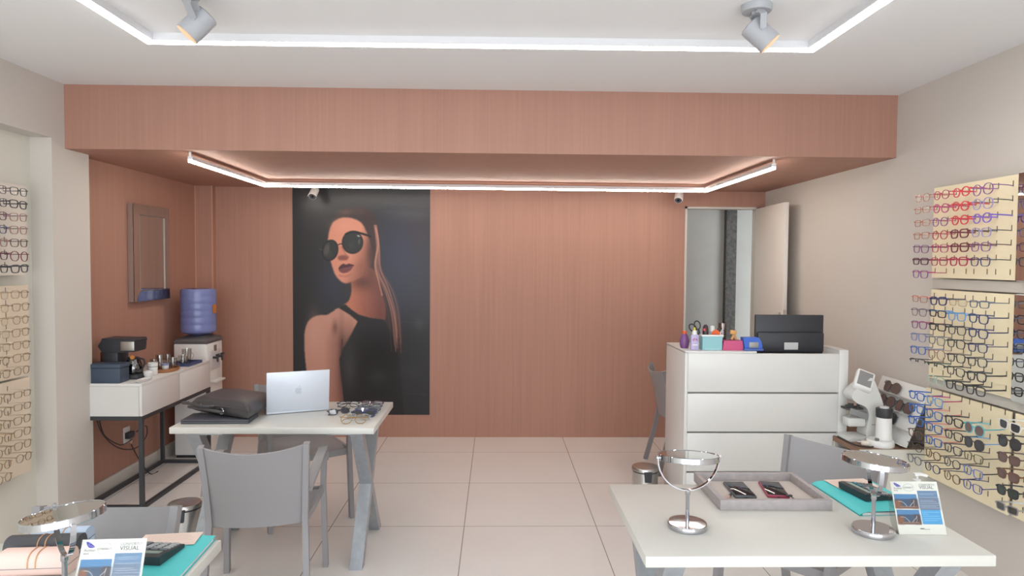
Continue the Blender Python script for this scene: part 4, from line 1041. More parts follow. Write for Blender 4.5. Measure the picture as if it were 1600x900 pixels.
MB().cyl((0, -0.05, 0), (0, 0.02, 0), 0.0065).build('barrel', mat('pink_tan_plastic', '#bd9a8c', 0.4), t)
MB().cyl((0, 0.0205, 0), (0, 0.05, 0), 0.0065, 0.004).build('tip', BLACKP, t)
t = thing('lanyard', 'thin dark lanyard with a black clip lying at the right in the grey tray', 'cord', (1.055, 2.34, TB + 0.002), 0)
MB().tube(smooth_pts([(0.0, 0.02, 0.013), (0.02, 0.012, 0.002), (0.05, 0.018, 0.001), (0.068, 0.0, 0.001), (0.09, 0.012, 0.001)], 6, False), 0.0018, 6).build('strap', mat('dark_cord', '#45454c', 0.6), t)
MB().box((-0.003, 0.02, 0.014), (0.022, 0.012, 0.006), (0, 0, R(20)), 0.002).build('clip', BLACKP, t)

# ================================================================== FOLDERS, PAPERS, CALCULATORS
def folder(label, x, y, rz, wd, dp, plab, pdx, pdy, pw, pd, sheets=True):
    t = thing('paper_folder', label, 'folder', (x, y, TZ), rz, 'turquoise folders')
    TQ = mat('turquoise_card', '#4fc4c6', 0.55)
    MB().b2(-wd / 2, wd / 2, -dp / 2, dp / 2, 0, 0.0012).build('back_cover', TQ, t)
    MB().b2(-wd / 2 + 0.012, wd / 2 - 0.004, -dp / 2 + 0.002, dp / 2 - 0.01, 0.0013, 0.010).build('paper_stack', mat('white_paper', '#dedfe0', 0.7), t)
    def cov(u, v): return ((u - 0.5) * wd, (v - 0.5) * dp, 0.0125 + 0.008 * math.sin(math.pi * u) * 0.4 - 0.009 * max(0, 1 - u / 0.12) ** 2 * (1 if not sheets else 1))
    MB().sheet(cov, 16, 4, 0.0012).build('front_cover', TQ, t, True, 60)
    p = thing('paper_sheet', plab, 'paper', (x + pdx, y + pdy, TZ + 0.0175), rz + 4, 'pale pink printed papers')
    P = Pic(0, 100, 0, 60, 120, 72, (226, 206, 194))
    rr = random.Random(5)
    for k in range(9):
        yy = 8 + 5.5 * k; P.line([(8, yy), (rr.uniform(50, 92), yy)], 1.3, (190, 158, 150), 0.7, 0.6, False)
    MB().b2(-pw / 2, pw / 2, -pd / 2, pd / 2, 0, 0.0012).build('sheet', mat('pink_paper', '#e2cec2', 0.7), p)
    P.mesh('sheet_print', (-pw / 2, pd / 2, 0.0014), (pw, 0, 0), (0, -pd, 0), PAPERP, p)
folder('turquoise folder with papers on the table with the grey tray', 1.345, 2.390, 2, 0.235, 0.325, 'pale pink printed paper on the turquoise folder near the chair', 0.01, 0.115, 0.165, 0.10)
folder('turquoise folder with papers on the lower left table', -0.945, 1.885, 3, 0.215, 0.30, 'pale pink printed paper on the lower left turquoise folder', -0.02, 0.115, 0.165, 0.09)
def calculator(label, x, y, rz):
    t = thing('calculator', label, 'calculator', (x, y, TZ + 0.0172), rz, 'black desk calculators')
    t.scale = (1.32, 0.80, 1.0)
    b = MB(); b.prism([(-0.075, 0), (0.075, 0), (0.078, 0.024), (0.060, 0.026), (-0.075, 0.010)], -0.055, 0.055, 'YZ'); b.build('calculator_body', mat('calculator_black', '#2f3136', 0.4), t)
    sl = math.atan2(0.026 - 0.010, 0.135)
    def onz(y_): return 0.010 + (y_ + 0.075) * math.tan(sl)
    s = MB(); s.box((0, 0.040, onz(0.040) + 0.0006), (0.088, 0.026, 0.0016), (sl, 0, 0)); s.build('display', mat('lcd_grey_green', '#94a89e', 0.2), t)
    cols = [mat('key_grey', '#6a6e74', 0.5), mat('key_light', '#a5a8ab', 0.5), mat('key_teal', '#3f7f92', 0.5)]
    key = None
    for r in range(5):
        for c in range(5):
            yy = 0.012 - 0.0185 * r; mtl = cols[2] if (r == 0 and c > 2) else (cols[1] if c < 3 and r else cols[0])
            k = MB(); k.box((-0.040 + 0.020 * c, yy, onz(yy) + 0.0018), (0.015, 0.012, 0.005), (sl, 0, 0), 0.0012, 1); k.build('key', mtl, t)
calculator('black calculator on the turquoise folder beside the second chrome mirror', 1.352, 2.395, 99)
calculator('black calculator on the lower left folder beside the leaflet holder', -0.975, 1.895, 174)

# ================================================================== PUMP BOTTLE AND CASES
t = thing('pump_bottle', 'white pump bottle standing behind the leaflet holder', 'bottle', (1.432, 2.235, TZ))
MB().lathe([(0, 0), (0.022, 0), (0.024, 0.003), (0.024, 0.085), (0.020, 0.098), (0.012, 0.104), (0.012, 0.108), (0, 0.108)], 28).build('bottle_body', PLASTW, t)
m = MB(); m.lathe([(0.0125, 0.105), (0.0125, 0.122), (0.005, 0.124), (0.005, 0.136), (0, 0.136)], 20); m.bar([(-0.010, 0, 0.139), (0.012, 0, 0.140), (0.034, 0, 0.134)], 0.008, 0.012); m.build('pump_head', PLASTW, t)
def glasses_case(label, x, y, rz, col, L=0.168, W=0.068, H=0.060, band='#b98f4e', z=TZ):
    t = thing('glasses_case', label, 'glasses case', (x, y, z), rz, 'glasses cases on the lower left table')
    mt = mat('leatherette_' + col[1:], col, 0.5, bump=0.15, bscale=300)
    def half(z0, z1, flip, nm):
        m = MB(); poly = []
        for k in range(13):
            a = math.pi * k / 12
            poly.append((W / 2 * math.copysign(abs(math.cos(a)) ** 0.75, math.cos(a)), z0 + (z1 - z0) * math.sin(a) ** 0.75))
        m.prism(poly, -L / 2, L / 2, 'YZ'); m.build(nm, mt, t)
    half(H * 0.42 + 0.001, H, False, 'upper_shell'); half(H * 0.42 - 0.001, 0.0, True, 'lower_shell')
    MB().b2(-L / 2 - 0.001, L / 2 + 0.001, -W / 2 - 0.0008, W / 2 + 0.0008, H * 0.42 - 0.0009, H * 0.42 + 0.0009).build('metal_edge', CHROME, t)
    for xx in (-0.006, 0.014):
        pts = []
        for k in range(13):
            a = math.pi * k / 12
            pts.append((xx, (W / 2 + 0.0008) * math.copysign(abs(math.cos(a)) ** 0.75, math.cos(a)), H * 0.42 + 0.002 + (H * 0.58 - 0.001) * math.sin(a) ** 0.75))
        MB().bar(pts, 0.003, 0.0014, up=(1, 0, 0)).build('gold_stripe', mat('gold_thread', band, 0.4, 0.3), t)
glasses_case('pink glasses case with gold stripes at the lower left corner', -1.232, 1.825, 4, '#ecccc2', 0.172, 0.075, 0.066, '#c99a72')
glasses_case('black glasses case with gold stripes behind the pink case', -1.265, 1.907, 5, '#46464b', 0.190, 0.066, 0.070)
glasses_case('pale blue glasses case behind the black case under the table mirror', -1.27, 1.987, 5, '#b9cbe2', 0.150, 0.062, 0.060, '#8fa5c4')

# ================================================================== ON THE COUNTER
CZ = 1.0793
LZc = 1.0033
def cthing(name, label, cat, loc, rz=0.0): return thing(name, label, cat, (loc[0] * 1.031, loc[1] * 1.031, loc[2]), rz)
def monitor():
    t = cthing('computer_monitor', 'black computer monitor seen from behind on the white counter', 'monitor', (1.765, 4.02, LZc), 0)
    MB().box((0, 0.0, 0.151), (0.425, 0.026, 0.262), None, 0.004).build('screen_housing', BLACKP, t)
    MB().box((0, -0.026, 0.115), (0.415, 0.028, 0.125), None, 0.012).build('rear_cover', BLACKP, t)
    MB().box((0, -0.0405, 0.092), (0.086, 0.002, 0.044)).build('rating_label', mat('white_label', '#c9c9c9', 0.5), t)
    m = MB(); m.b2(-0.03, 0.03, -0.012, 0.010, 0.010, 0.05); m.build('stand_neck', BLACKP, t)
    MB().box((0, 0.03, 0.005), (0.20, 0.15, 0.010), None, 0.003).build('stand_base', BLACKP, t)
    MB().box((0, 0.0135, 0.155), (0.40, 0.002, 0.235)).build('screen', mat('monitor_screen', '#101216', 0.1), t)
monitor()
def counter_items():
    G = 'things along the top of the white counter'
    yy = 3.93
    def X(px): return (px - 775 - 24.9 * 0) / 1055.6 * (yy + 0.02) + 0.0
    # purple bottle
    t = cthing('purple_bottle', 'rounded purple bottle at the left end of the white counter', 'bottle', (1.128, 4.00, CZ), 0)
    MB().lathe([(0, 0), (0.022, 0), (0.028, 0.02), (0.030, 0.045), (0.022, 0.075), (0.012, 0.088), (0, 0.088)], 24).build('bottle_body', mat('purple_plastic', '#7b4f86', 0.35), t)
    MB().lathe([(0.013, 0.086), (0.013, 0.104), (0, 0.106)], 16).build('cap', mat('orange_plastic', '#e2602e', 0.4), t)
    # lilac bottle
    t = cthing('lilac_bottle', 'lilac bottle with a white and yellow cap and a pink emblem', 'bottle', (1.160, 3.905, CZ), 0)
    MB().box((0, 0, 0.047), (0.046, 0.030, 0.094), None, 0.006).build('bottle_body', mat('lilac_plastic', '#bcb2d6', 0.4), t)
    MB().lathe([(0.015, 0.093), (0.015, 0.104), (0.011, 0.118), (0, 0.118)], 18).build('cap', PLASTW, t)
    MB().lathe([(0.006, 0.1175), (0.007, 0.130), (0.004, 0.136), (0, 0.136)], 14).build('nozzle', mat('yellow_plastic', '#d8c63c', 0.4), t)
    m = MB(); pk = mat('pink_emblem', '#b0507a', 0.5)
    for s in (-1, 1): m.bar([(s * 0.003, -0.0158, 0.070), (s * 0.010, -0.0158, 0.066), (s * 0.012, -0.0158, 0.056)], 0.0014, 0.0052, up=(0, 1, 0))
    m.box((0, -0.0158, 0.062), (0.010, 0.0014, 0.004)); m.build('emblem', pk, t)
    MB().box((0, -0.0156, 0.032), (0.030, 0.001, 0.006)).build('label_band', PLASTW, t)
    # teal box
    t = cthing('teal_box', 'pale teal open box with a white rim holding scissors and tools', 'box', (1.262, 3.925, CZ), 0)
    m = MB()
    def tap(z): return 0.055 + 0.006 * z / 0.085, 0.033 + 0.005 * z / 0.085
    for sgn, axis in ((-1, 'x'), (1, 'x'), (-1, 'y'), (1, 'y')):
        (a0, b0), (a1, b1) = tap(0), tap(0.085)
        if axis == 'y': m.prism([(-a0, 0), (a0, 0), (a1, 0.085), (-a1, 0.085)], sgn * b0 - 0.0015 * sgn, sgn * b0 + 0.0015 * sgn, 'XZ')
        else: m.prism([(-b0, 0), (b0, 0), (b0, 0.085), (-b0, 0.085)], sgn * a0 - 0.0015 * sgn, sgn * a0 + 0.0045 * sgn, 'YZ')
    m.b2(-0.055, 0.055, -0.033, 0.033, 0, 0.003); m.build('box_body', mat('teal_plastic', '#8fc2c8', 0.45), t)
    m = MB(); m.b2(-0.066, 0.066, -0.041, -0.034, 0.083, 0.094, 0.002); m.b2(-0.066, 0.066, 0.034, 0.041, 0.083, 0.094, 0.002); m.b2(-0.066, -0.058, -0.034, 0.034, 0.083, 0.094, 0.002); m.b2(0.058, 0.066, -0.034, 0.034, 0.083, 0.094, 0.002); m.build('rim', PLASTW, t)
    m = MB(); m.b2(-0.045, 0.045, -0.0365, -0.0345, 0.002, 0.012); m.build('base_rib', mat('teal_rib', '#a4ced2', 0.45), t)
    # scissors
    t = cthing('scissors', 'black handled scissors sticking up at the left of the teal box', 'scissors', (1.205, 3.935, CZ + 0.006), 0)
    for s, ang, dz in ((-1, 42, 0.0), (1, 16, 0.004)):
        q = MB(); q.M = Matrix.Rotation(R(-ang), 4, 'Y'); q.M = Matrix.Translation((0.0, dz, 0.07)) @ q.M
        q.bar([(0, 0, -0.06), (0, 0, 0.02)], 0.008, 0.0025, up=(1, 0, 0)); q.build('blade', SATIN, t)
        q = MB(); q.M = Matrix.Translation((0.0, dz, 0.07)) @ Matrix.Rotation(R(-ang), 4, 'Y')
        q.tube([(0.018 * math.cos(2 * math.pi * k / 18), 0, 0.073 + 0.026 * math.sin(2 * math.pi * k / 18)) for k in range(18)], 0.0042, 8, True)
        q.bar([(0, 0, 0.015), (0, 0, 0.05)], 0.011, 0.006, up=(1, 0, 0)); q.build('handle', BLACKP, t)
    # marker
    t = cthing('marker_pen', 'thick dark marker with a red mark standing in the teal box', 'pen', (1.232, 3.930, CZ + 0.0035), 0)
    MB().lathe([(0, 0), (0.017, 0.0), (0.018, 0.02), (0.018, 0.115), (0.014, 0.138), (0.006, 0.147), (0, 0.147)], 20).build('barrel', mat('dark_marker', '#3b2c33', 0.4), t)
    MB().box((-0.012, -0.0165, 0.118), (0.014, 0.006, 0.016), None, 0.003).build('red_mark', mat('red_plastic', '#e0404a', 0.4), t)
    # white tube
    t = cthing('white_tube', 'white rounded tube standing behind the marker in the teal box', 'tube', (1.272, 3.930, CZ + 0.0035), 0)
    MB().lathe([(0, 0), (0.012, 0), (0.014, 0.1), (0.015, 0.12), (0.013, 0.138), (0, 0.142)], 18).build('tube_body', mat('off_white_plastic', '#d9d8d6', 0.4), t)
    MB().lathe([(0.0148, 0.098), (0.0152, 0.100), (0.0152, 0.106), (0.0148, 0.108)], 18).build('cap_ring', mat('grey_ring', '#aeb0b2', 0.4), t)
    # tape dispenser
    t = cthing('tape_dispenser', 'orange tape dispenser with a dark cutter sticking out of the teal box', 'tape dispenser', (1.288, 3.925, CZ + 0.0035), 0)
    m = MB(); m.cyl((0, -0.012, 0.092), (0, 0.012, 0.092), 0.026, None, 28); m.b2(-0.012, 0.012, -0.011, 0.011, 0.0, 0.07); m.build('dispenser_body', mat('orange_plastic', '#e2602e', 0.4), t)
    MB().box((0.022, 0, 0.118), (0.018, 0.020, 0.010), (0, R(35), 0), 0.002).build('cutter', BLACKP, t)
    t = cthing('white_pen', 'white pen leaning out at the right of the teal box', 'pen', (1.305, 3.945, CZ + 0.0035), 0)
    MB().cyl((-0.01, 0, 0.006), (0.026, 0, 0.105), 0.0052, None, 12).build('barrel', mat('off_white_plastic', '#d9d8d6', 0.4), t)
    MB().cyl((0.0262, 0, 0.1055), (0.030, 0, 0.116), 0.0052, 0.002, 12).build('tip', mat('grey_ring', '#aeb0b2', 0.4), t)
    # acrylic tube
    t = cthing('acrylic_tube', 'clear acrylic cylinder standing behind the pink tape box', 'tube', (1.352, 3.99, CZ), 0)
    MB().lathe([(0.024, 0), (0.024, 0.155), (0.0225, 0.155), (0.0225, 0.003), (0, 0.003)], 24).build('tube_wall', clear('tinted_acrylic', '#dccfca', 0.12), t)
    m = MB()
    for z in (0.04, 0.075, 0.11): m.lathe([(0.0245, z), (0.0252, z + 0.002), (0.0245, z + 0.004)], 24)
    m.build('ring', clear('ring_acrylic', '#bfb3ae', 0.2), t)
    # pink box
    t = cthing('pink_clip_box', 'pink trapezoid box with beige clips on the white counter', 'box', (1.384, 3.925, CZ), 0)
    MB().prism([(-0.064, 0), (0.064, 0), (0.057, 0.058), (-0.055, 0.058)], -0.034, 0.034).build('box_body', mat('pink_plastic', '#c9527f', 0.4), t)
    MB().b2(-0.040, 0.030, -0.02, 0.02, 0.0582, 0.0594).build('slot', mat('dark_pink', '#8c3558', 0.5), t)
    t = cthing('beige_clip', 'beige hair clip standing on the pink box', 'clip', (1.395, 3.920, CZ + 0.0598), 0)
    m = MB(); m.tube(smooth_pts([(-0.012, 0, 0.002), (-0.004, 0, 0.018), (0.0, 0, 0.032)], 4, False), 0.0085, 10); m.tube(smooth_pts([(0.018, 0, 0.002), (0.010, 0, 0.014), (0.0, 0, 0.030)], 4, False), 0.0075, 10); m.build('clip_leg', mat('beige_plastic', '#c79663', 0.45), t)
    MB().box((-0.002, 0, 0.046), (0.040, 0.022, 0.026), (0, R(8), 0), 0.006).build('clip_head', mat('tan_plastic', '#cf9a5e', 0.45), t)
    # hole punch
    t = cthing('hole_punch', 'blue hole punch with a grey plate beside the black monitor', 'hole punch', (1.498, 3.905, CZ), 0)
    BL = mat('blue_plastic', '#3e69c8', 0.35)
    MB().box((0, 0, 0.007), (0.118, 0.075, 0.014), None, 0.003).build('base', mat('blue_grey_base', '#4a64a8', 0.4), t)
    m = MB(); m.prism([(-0.050, 0.012), (0.058, 0.012), (0.052, 0.050), (0.034, 0.078), (-0.060, 0.078)], -0.022, 0.030); m.build('lever', BL, t)
    MB().box((0.004, -0.0235, 0.034), (0.056, 0.004, 0.034), None, 0.001).build('steel_plate', mat('grey_plate', '#9a9894', 0.4, 0.3), t)
counter_items()

# ================================================================== SIDE CABINET BY THE RIGHT WALL
def side_cabinet():
    x0, x1, y0, y1, zt = 2.022, 2.440, 3.668, 4.22, 0.575
    t = thing('side_cabinet', 'low pale cabinet with a brown wood top beside the white counter', 'cabinet', (2.23, 3.82, 0))
    ox, oy = 2.23, 3.82; PC = mat('pale_cabinet_laminate', '#cdcac0', 0.45)
    q = lambda pts: [(x - ox, y - oy) for x, y in pts]
    MB().prism(q([(x0, y0 + 0.001), (x1, y0 + 0.001), (x1, y1), (2.118, y1), (2.118, 3.962), (x0, 3.962)]), zt - 0.028, zt, 'XY').build('wood_top', DARKWOOD, t, False)
    MB().b2(x0 - ox, x1 - ox, y0 - oy - 0.016, y0 - oy, 0, zt, 0.001).build('end_panel', PC, t)
    MB().b2(2.122 - ox, 2.138 - ox, y0 - oy + 0.001, y1 - oy, 0, zt - 0.029).build('back_panel', PC, t)
    MB().b2(x0 - ox + 0.002, 2.121 - ox, 3.946 - oy, 3.962 - oy, 0, zt - 0.029).build('end_panel', PC, t)
    MB().b2(x0 - ox + 0.002, 2.121 - ox, y0 - oy + 0.001, 3.945 - oy, 0.40, 0.416).build('shelf', PC, t)
    MB().b2(x0 - ox + 0.002, 2.121 - ox, y0 - oy + 0.001, 3.945 - oy, 0.05, 0.066).build('bottom_shelf', PC, t)
    t = thing('blue_box', 'blue box on the shelf below the brown wood top', 'box', (2.072, 3.84, 0.4162), 6)
    MB().box((0, 0, 0.05), (0.075, 0.11, 0.10), None, 0.003).build('box_body', mat('bright_blue_card', '#3f6fb4', 0.5), t)
    MB().box((0, 0, 0.1015), (0.073, 0.108, 0.003)).build('lid_flap', mat('light_card', '#d8b9a8', 0.6), t)
side_cabinet()
CT = 0.5752
def lensmeter():
    t = thing('lensmeter', 'grey white digital lensmeter with a tilted screen beside the counter', 'optical instrument', (2.150, 3.893, CT), 0)
    t.scale = (1.2, 0.92, 1.2)
    GW = mat('warm_white_casing', '#d3d3d0', 0.4); GG = mat('grey_casing', '#b2b3b3', 0.45)
    MB().prism(smooth_pts([(-0.085, 0.0), (0.09, 0.0), (0.09, 0.014), (0.03, 0.02), (-0.06, 0.02), (-0.085, 0.012)], 3), -0.075, 0.075).build('base', GW, t)
    MB().prism(smooth_pts([(0.010, 0.018), (0.092, 0.018), (0.094, 0.10), (0.085, 0.18), (0.058, 0.25), (0.030, 0.305), (0.0, 0.29), (-0.055, 0.245), (-0.070, 0.215), (-0.045, 0.185), (0.00, 0.165), (0.015, 0.13), (0.010, 0.07)], 5), -0.055, 0.055).build('column', GW, t)
    s = MB(); s.M = Matrix.Translation((-0.005, -0.035, 0.29)) @ Euler((R(-38), R(20), R(-14))).to_matrix().to_4x4()
    s.box((0, 0, 0), (0.088, 0.034, 0.105), None, 0.009); H = s.build('screen_head', PLASTW, t)
    q = MB(); q.M = s.M; q.box((0, -0.0172, 0.002), (0.066, 0.002, 0.080)); q.build('screen', mat('grey_lcd', '#8b8b8c', 0.2), H)
    m = MB(); m.box((-0.05, -0.01, 0.155), (0.085, 0.07, 0.010), None, 0.002); m.cyl((-0.06, -0.02, 0.16), (-0.06, -0.02, 0.178), 0.014); m.cyl((-0.028, -0.03, 0.16), (-0.028, -0.03, 0.186), 0.007); m.box((-0.075, -0.03, 0.168), (0.03, 0.012, 0.012)); m.build('lens_clamp', mat('black_mechanism', '#39393b', 0.5), t)
    m = MB(); m.box((-0.01, -0.045, 0.125), (0.14, 0.018, 0.03), (0, R(18), 0), 0.003); m.cyl((-0.062, -0.03, 0.118), (-0.062, -0.03, 0.142), 0.010); m.build('lens_table', mat('mid_grey_bar', '#858585', 0.45), t)
    m = MB(); m.box((-0.035, 0, 0.088), (0.09, 0.085, 0.045), None, 0.012); m.build('nose', GW, t)
    m = MB(); m.b2(0.0935, 0.0945, -0.05, 0.05, 0.07, 0.074); m.b2(0.03, 0.088, -0.0562, -0.0552, 0.078, 0.081); m.build('seam', GREYTRIM, t)
lensmeter()
def hand_edger():
    t = thing('frame_warmer', 'white upright appliance with a black top and a round white base', 'appliance', (2.183, 3.744, CT), 0)
    t.scale = (1.10, 1.10, 1.2)
    MB().lathe([(0, 0), (0.064, 0), (0.066, 0.006), (0.065, 0.024), (0.060, 0.030), (0.04, 0.031), (0, 0.031)], 40).build('base', PLASTW, t)
    MB().lathe([(0.0405, 0.030), (0.0405, 0.036), (0.0385, 0.042), (0.0365, 0.125), (0.0365, 0.135)], 36, (0.022, 0.01, 0)).build('column', PLASTW, t)
    MB().lathe([(0.037, 0.133), (0.0385, 0.137), (0.0400, 0.172), (0.0385, 0.176), (0.02, 0.177), (0, 0.177)], 36, (0.022, 0.01, 0)).build('top_ring', mat('ribbed_black', '#343436', 0.5), t)
    MB().lathe([(0.022, 0.1765), (0.022, 0.184), (0, 0.186)], 24, (0.022, 0.01, 0)).build('top_button', mat('pale_grey_plastic', '#cfcdd0', 0.4), t)
    MB().box((-0.035, -0.030, 0.036), (0.018, 0.014, 0.014), None, 0.003).build('switch', mat('grey_switch', '#6d6d6d', 0.4), t)
hand_edger()
t = thing('power_plug', 'white three pin plug lying beside the round white base', 'plug', (2.102, 3.752, CT + 0.013), -25)
MB().box((0, 0, 0), (0.045, 0.032, 0.026), None, 0.006).build('plug_body', mat('cream_plastic', '#e2dccf', 0.4), t)
m = MB()
for y in (-0.009, 0, 0.009): m.cyl((-0.022, y, 0.004), (-0.042, y, 0.004), 0.002, None, 8)
m.build('pin', SATIN, t)
tag(MB().tube(smooth_pts([(2.124, 3.735, CT + 0.012), (2.126, 3.712, CT + 0.005), (2.095, 3.695, CT + 0.005), (2.050, 3.715, CT + 0.005), (2.034, 3.775, CT + 0.005), (2.032, 3.85, CT + 0.006), (2.034, 3.93, CT + 0.006)], 6, False), 0.0042, 6).build('power_cable', mat('black_rubber', '#333335', 0.5)), 'black cable looping on the brown wood top round the lensmeter base', 'cable')

def sun_rack():
    o = Vector((2.296, 3.925, CT)); rz = -91
    t = thing('sunglasses_rack', 'white rack of round sunglasses leaning on the right wall beside the lensmeter', 'display rack', o, rz)
    lean = 21; hgt, wd = 0.352, 0.48
    M = Matrix.Rotation(R(-lean), 4, 'X')
    b = MB(); b.M = M; b.box((0, 0.004, hgt / 2 + 0.004), (wd, 0.006, hgt), None, 0.002); b.build('back_plate', PLASTW, t)
    ledges = (0.264, 0.177, 0.090)
    pairs = ((0.165,), (0.17, 0.345), (0.245,))
    for z, row in zip(ledges, pairs):
        q = MB(); q.M = M; q.b2(-wd / 2, wd / 2, -0.022, 0.001, z - 0.004, z); q.build('shelf', PLASTW, t)
        q = MB(); q.M = M; q.b2(-wd / 2, wd / 2, -0.0245, -0.0225, z - 0.004, z + 0.004); q.build('shelf_lip', mat('pale_grey_lip', '#b5b3af', 0.4), t)
        for u in row[:1]:
            q = MB(); q.M = M; q.box((-wd / 2 + u - 0.094, -0.004, z + 0.060), (0.014, 0.008, 0.022), None, 0.003); q.build('nose_peg', mat('grey_peg', '#8e8e8e', 0.5), t)
    q = MB(); q.M = M; q.b2(-wd / 2, wd / 2, -0.030, 0.0, 0.004, 0.010); q.build('foot', PLASTW, t)
    W = Matrix.Translation(o) @ Matrix.Rotation(R(rz), 4, 'Z') @ M
    for k, (z, row) in enumerate(zip(ledges, pairs)):
        for n, u in enumerate(row):
            p = W @ Vector((-wd / 2 + u, -0.0185, z + 0.0345 + 0.0028))
            key = ('sunglasses', 'oversized round', ('brown', 'charcoal', 'black')[k], ('grad', 'brown', 'dark')[k], None, 0.0018, True, False)
            g = copy_tree(_EW[key]) if key in _EW else eyewear(*key)
            _EW[key] = g
            g.location = p; g.rotation_euler = (W.to_3x3()).to_euler()
            tag(g, 'oversized round dark sunglasses on the %s shelf of the white leaning rack%s' % (('top', 'middle', 'bottom')[k], ('', ', right hand pair')[n]), 'sunglasses', 'sunglasses on the white rack')
sun_rack()

# ================================================================== ON THE CREDENZA
DZ_ = 0.8102
def coffee():
    t = thing('storage_box', 'dark navy box at the near end of the white credenza', 'box', (-2.470, 4.385, DZ_), 0)
    NV = mat('dark_navy_card', '#3c4a5c', 0.5)
    MB().b2(-0.125, 0.082, -0.055, 0.055, 0, 0.095, 0.004).build('box_body', NV, t)
    MB().b2(-0.128, 0.085, -0.058, 0.058, 0.0955, 0.122, 0.004).build('lid', NV, t)
    t = thing('coffee_maker', 'black coffee maker with a silver panel behind the navy box', 'coffee maker', (-2.475, 4.54, DZ_), 0)
    t.scale = (0.84, 0.84, 0.84)
    MB().b2(-0.12, 0.15, -0.085, 0.085, 0, 0.035, 0.008).build('base', BLACKP, t)
    MB().b2(-0.12, -0.005, -0.083, 0.083, 0.0355, 0.215, 0.01).build('tower', BLACKP, t)
    m = MB(); m.prism(smooth_pts([(-0.125, 0.216), (0.09, 0.216), (0.128, 0.225), (0.132, 0.29), (0.125, 0.305), (-0.125, 0.305)], 2), -0.088, 0.088); m.build('brew_head', BLACKP, t, True, 50)
    MB().prism([(-0.128, 0.3055), (0.136, 0.3055), (0.13, 0.318), (-0.118, 0.322)], -0.09, 0.09).build('lid', BLACKP, t)
    MB().b2(0.022, 0.127, -0.0905, -0.0885, 0.228, 0.298, 0.0005).build('silver_panel', SATIN, t)
    MB().b2(-0.160, -0.121, -0.05, 0.05, 0.05, 0.21, 0.006).build('water_tank', clear('smoky_tank', '#a39a98', 0.2), t)
    MB().lathe([(0, 0.037), (0.058, 0.037), (0.066, 0.05), (0.066, 0.09), (0.05, 0.135), (0.045, 0.15), (0.043, 0.15), (0.048, 0.133), (0.064, 0.09), (0.064, 0.052), (0.056, 0.040), (0, 0.040)], 32, (0.075, 0, 0)).build('carafe', clear('dark_carafe_glass', '#6c6668', 0.18), t)
    m = MB(); m.lathe([(0, 0.0405), (0.055, 0.0405), (0.063, 0.052), (0.063, 0.07), (0, 0.07)], 28, (0.075, 0, 0)); m.build('coffee', mat('dark_coffee', '#262022', 0.15), t)
    m = MB(); m.lathe([(0.046, 0.15), (0.048, 0.158), (0.03, 0.168), (0, 0.168)], 28, (0.075, 0, 0)); m.build('carafe_lid', BLACKP, t)
    m = MB(); m.bar(smooth_pts([(0.120, -0.01, 0.155), (0.158, -0.015, 0.150), (0.166, -0.015, 0.115), (0.146, -0.01, 0.07)], 5, False), 0.016, 0.010, up=(0, 1, 0)); m.build('carafe_handle', BLACKP, t)
    MB().cyl((0.10, -0.06, 0.172), (0.10, -0.072, 0.172), 0.016).build('orange_knob', mat('orange_brown_plastic', '#c8823c', 0.4), t)
coffee()
t = thing('serving_dish', 'flat white dish beside the coffee maker on the credenza', 'dish', (-2.285, 4.42, DZ_), 0)
MB().lathe([(0, 0), (0.024, 0), (0.030, 0.004), (0.036, 0.012), (0.034, 0.0125), (0.028, 0.006), (0, 0.005)], 32, sx=0.95, sy=2.6).build('dish_body', PLASTW, t)
t = thing('sugar_bowl', 'small white bowl between the coffee maker and the white mug', 'bowl', (-2.325, 4.555, DZ_), 0)
MB().lathe([(0, 0), (0.018, 0), (0.028, 0.018), (0.030, 0.036), (0.0285, 0.036), (0.026, 0.02), (0, 0.006)], 24).build('bowl_body', PLASTW, t)
MB().lathe([(0.0305, 0.0365), (0.02, 0.046), (0, 0.05)], 24).build('lid', PLASTW, t)
t = thing('mug', 'white mug with a grey band on the credenza', 'mug', (-2.345, 4.655, DZ_), 0)
MB().lathe([(0, 0), (0.026, 0), (0.030, 0.004), (0.032, 0.085), (0.030, 0.085), (0.028, 0.006), (0, 0.006)], 28).build('mug_body', PLASTW, t)
MB().lathe([(0.0318, 0.056), (0.0324, 0.057), (0.0324, 0.061), (0.0320, 0.062)], 28).build('band', mat('grey_band', '#9a9a98', 0.5), t)
MB().tube([(-0.03 - 0.018 * math.sin(math.pi * k / 8), 0, 0.02 + 0.045 * k / 8) for k in range(9)], 0.0035, 8).build('handle', PLASTW, t)
t = thing('wooden_tray', 'orange brown oval wooden tray with glass cups on the credenza', 'tray', (-2.355, 4.835, DZ_), 0)
MB().lathe([(0, 0), (0.088, 0), (0.094, 0.006), (0.096, 0.022), (0.092, 0.022), (0.088, 0.008), (0, 0.007)], 40, sx=0.98, sy=1.25).build('tray_body', mat('orange_brown_wood', '#a8744c', 0.5, var=0.1, bscale=30), t)
MB().lathe([(0.0955, 0.022), (0.0965, 0.024), (0.0935, 0.0245), (0.0915, 0.022)], 40, sx=0.98, sy=1.25).build('rim', mat('pale_wood_rim', '#c08c5a', 0.5), t)
t = thing('cup_tray', 'dark blue rectangular tray with glass jars at the far end of the credenza', 'tray', (-2.345, 5.135, DZ_), 0)
MB().b2(-0.075, 0.075, -0.105, 0.105, 0, 0.006, 0.001).build('tray_bottom', mat('dark_blue_plastic', '#3b4a72', 0.4), t)
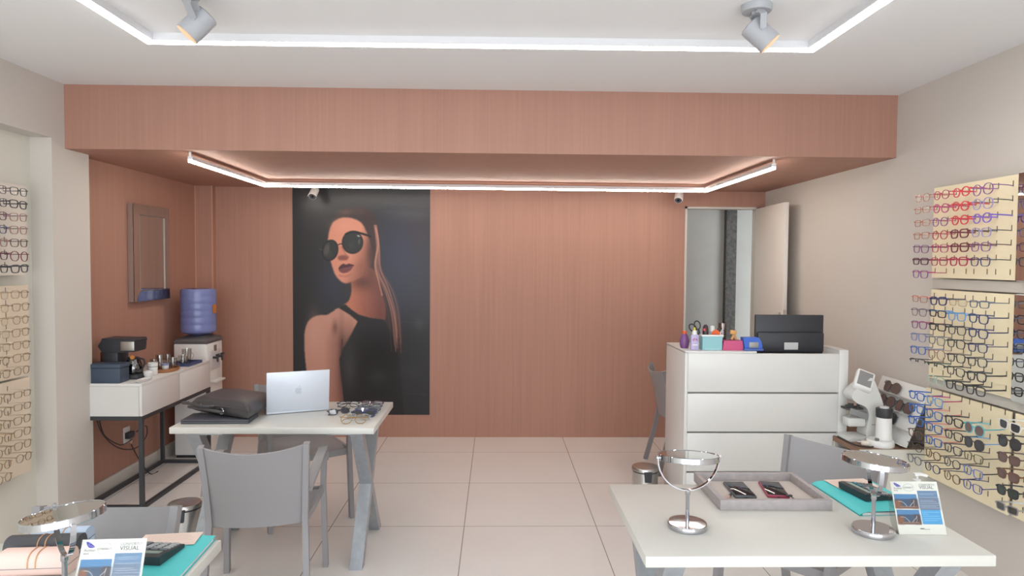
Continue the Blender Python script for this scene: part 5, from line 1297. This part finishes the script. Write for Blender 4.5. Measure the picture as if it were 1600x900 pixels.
m = MB(); m.b2(-0.08, -0.075, -0.11, 0.11, 0, 0.020); m.b2(0.075, 0.08, -0.11, 0.11, 0, 0.020); m.b2(-0.075, 0.075, -0.11, -0.105, 0, 0.020); m.b2(-0.075, 0.075, 0.105, 0.11, 0, 0.020); m.build('rim', mat('dark_blue_plastic', '#3b4a72', 0.4), t)
GLS = clear('cup_glass', '#f0f0ef', 0.16, 0.02)
def glass_cup(label, x, y, z, r, h, group, down=False):
    t = thing('glass_cup', label, 'glass', (x, y, z), 0, group)
    pr = [(0, 0.0), (r * 0.82, 0.0), (r, h), (r - 0.0025, h), (r * 0.82 - 0.0025, 0.006), (0, 0.006)]
    if down: pr = [(0, h), (r * 0.82, h), (r, 0), (r - 0.0025, 0), (r * 0.82 - 0.0025, h - 0.006), (0, h - 0.006)]
    MB().lathe(pr, 24).build('cup_body', GLS, t)
    MB().tube([((r if not down else r * 0.97) * 1.0 + 0.016 * math.sin(math.pi * k / 8), 0, h * 0.25 + h * 0.5 * k / 8) for k in range(9)], 0.0028, 6).build('handle', GLS, t)
for k, (x, y, r, h) in enumerate(((-2.395, 4.775, 0.032, 0.085), (-2.395, 4.855, 0.034, 0.105), (-2.318, 4.885, 0.030, 0.078), (-2.37, 4.92, 0.026, 0.10))):
    glass_cup(('near left', 'tall middle', 'right hand', 'far left')[k] + ' clear glass cup on the orange brown wooden tray', x, y, DZ_ + 0.0076, r, h, 'glass cups on the wooden tray', k != 2)
t = thing('small_cup', 'small blue and white cup on the front of the wooden tray', 'cup', (-2.325, 4.79, DZ_ + 0.0076), 0)
MB().lathe([(0, 0), (0.018, 0), (0.024, 0.05), (0.022, 0.05), (0.017, 0.005), (0, 0.005)], 20).build('cup_body', mat('pale_blue_ceramic', '#8e9ac4', 0.35), t)
MB().lathe([(0.0185, 0.012), (0.0212, 0.018), (0.0232, 0.036), (0.0225, 0.038)], 20).build('white_band', PLASTW, t)
for k, (x, y, r, h) in enumerate(((-2.335, 5.08, 0.034, 0.07), (-2.355, 5.185, 0.036, 0.105))):
    glass_cup(('low', 'tall')[k] + ' clear glass cup on the dark blue tray', x, y, DZ_ + 0.0066, r, h, 'glass cups on the blue tray')
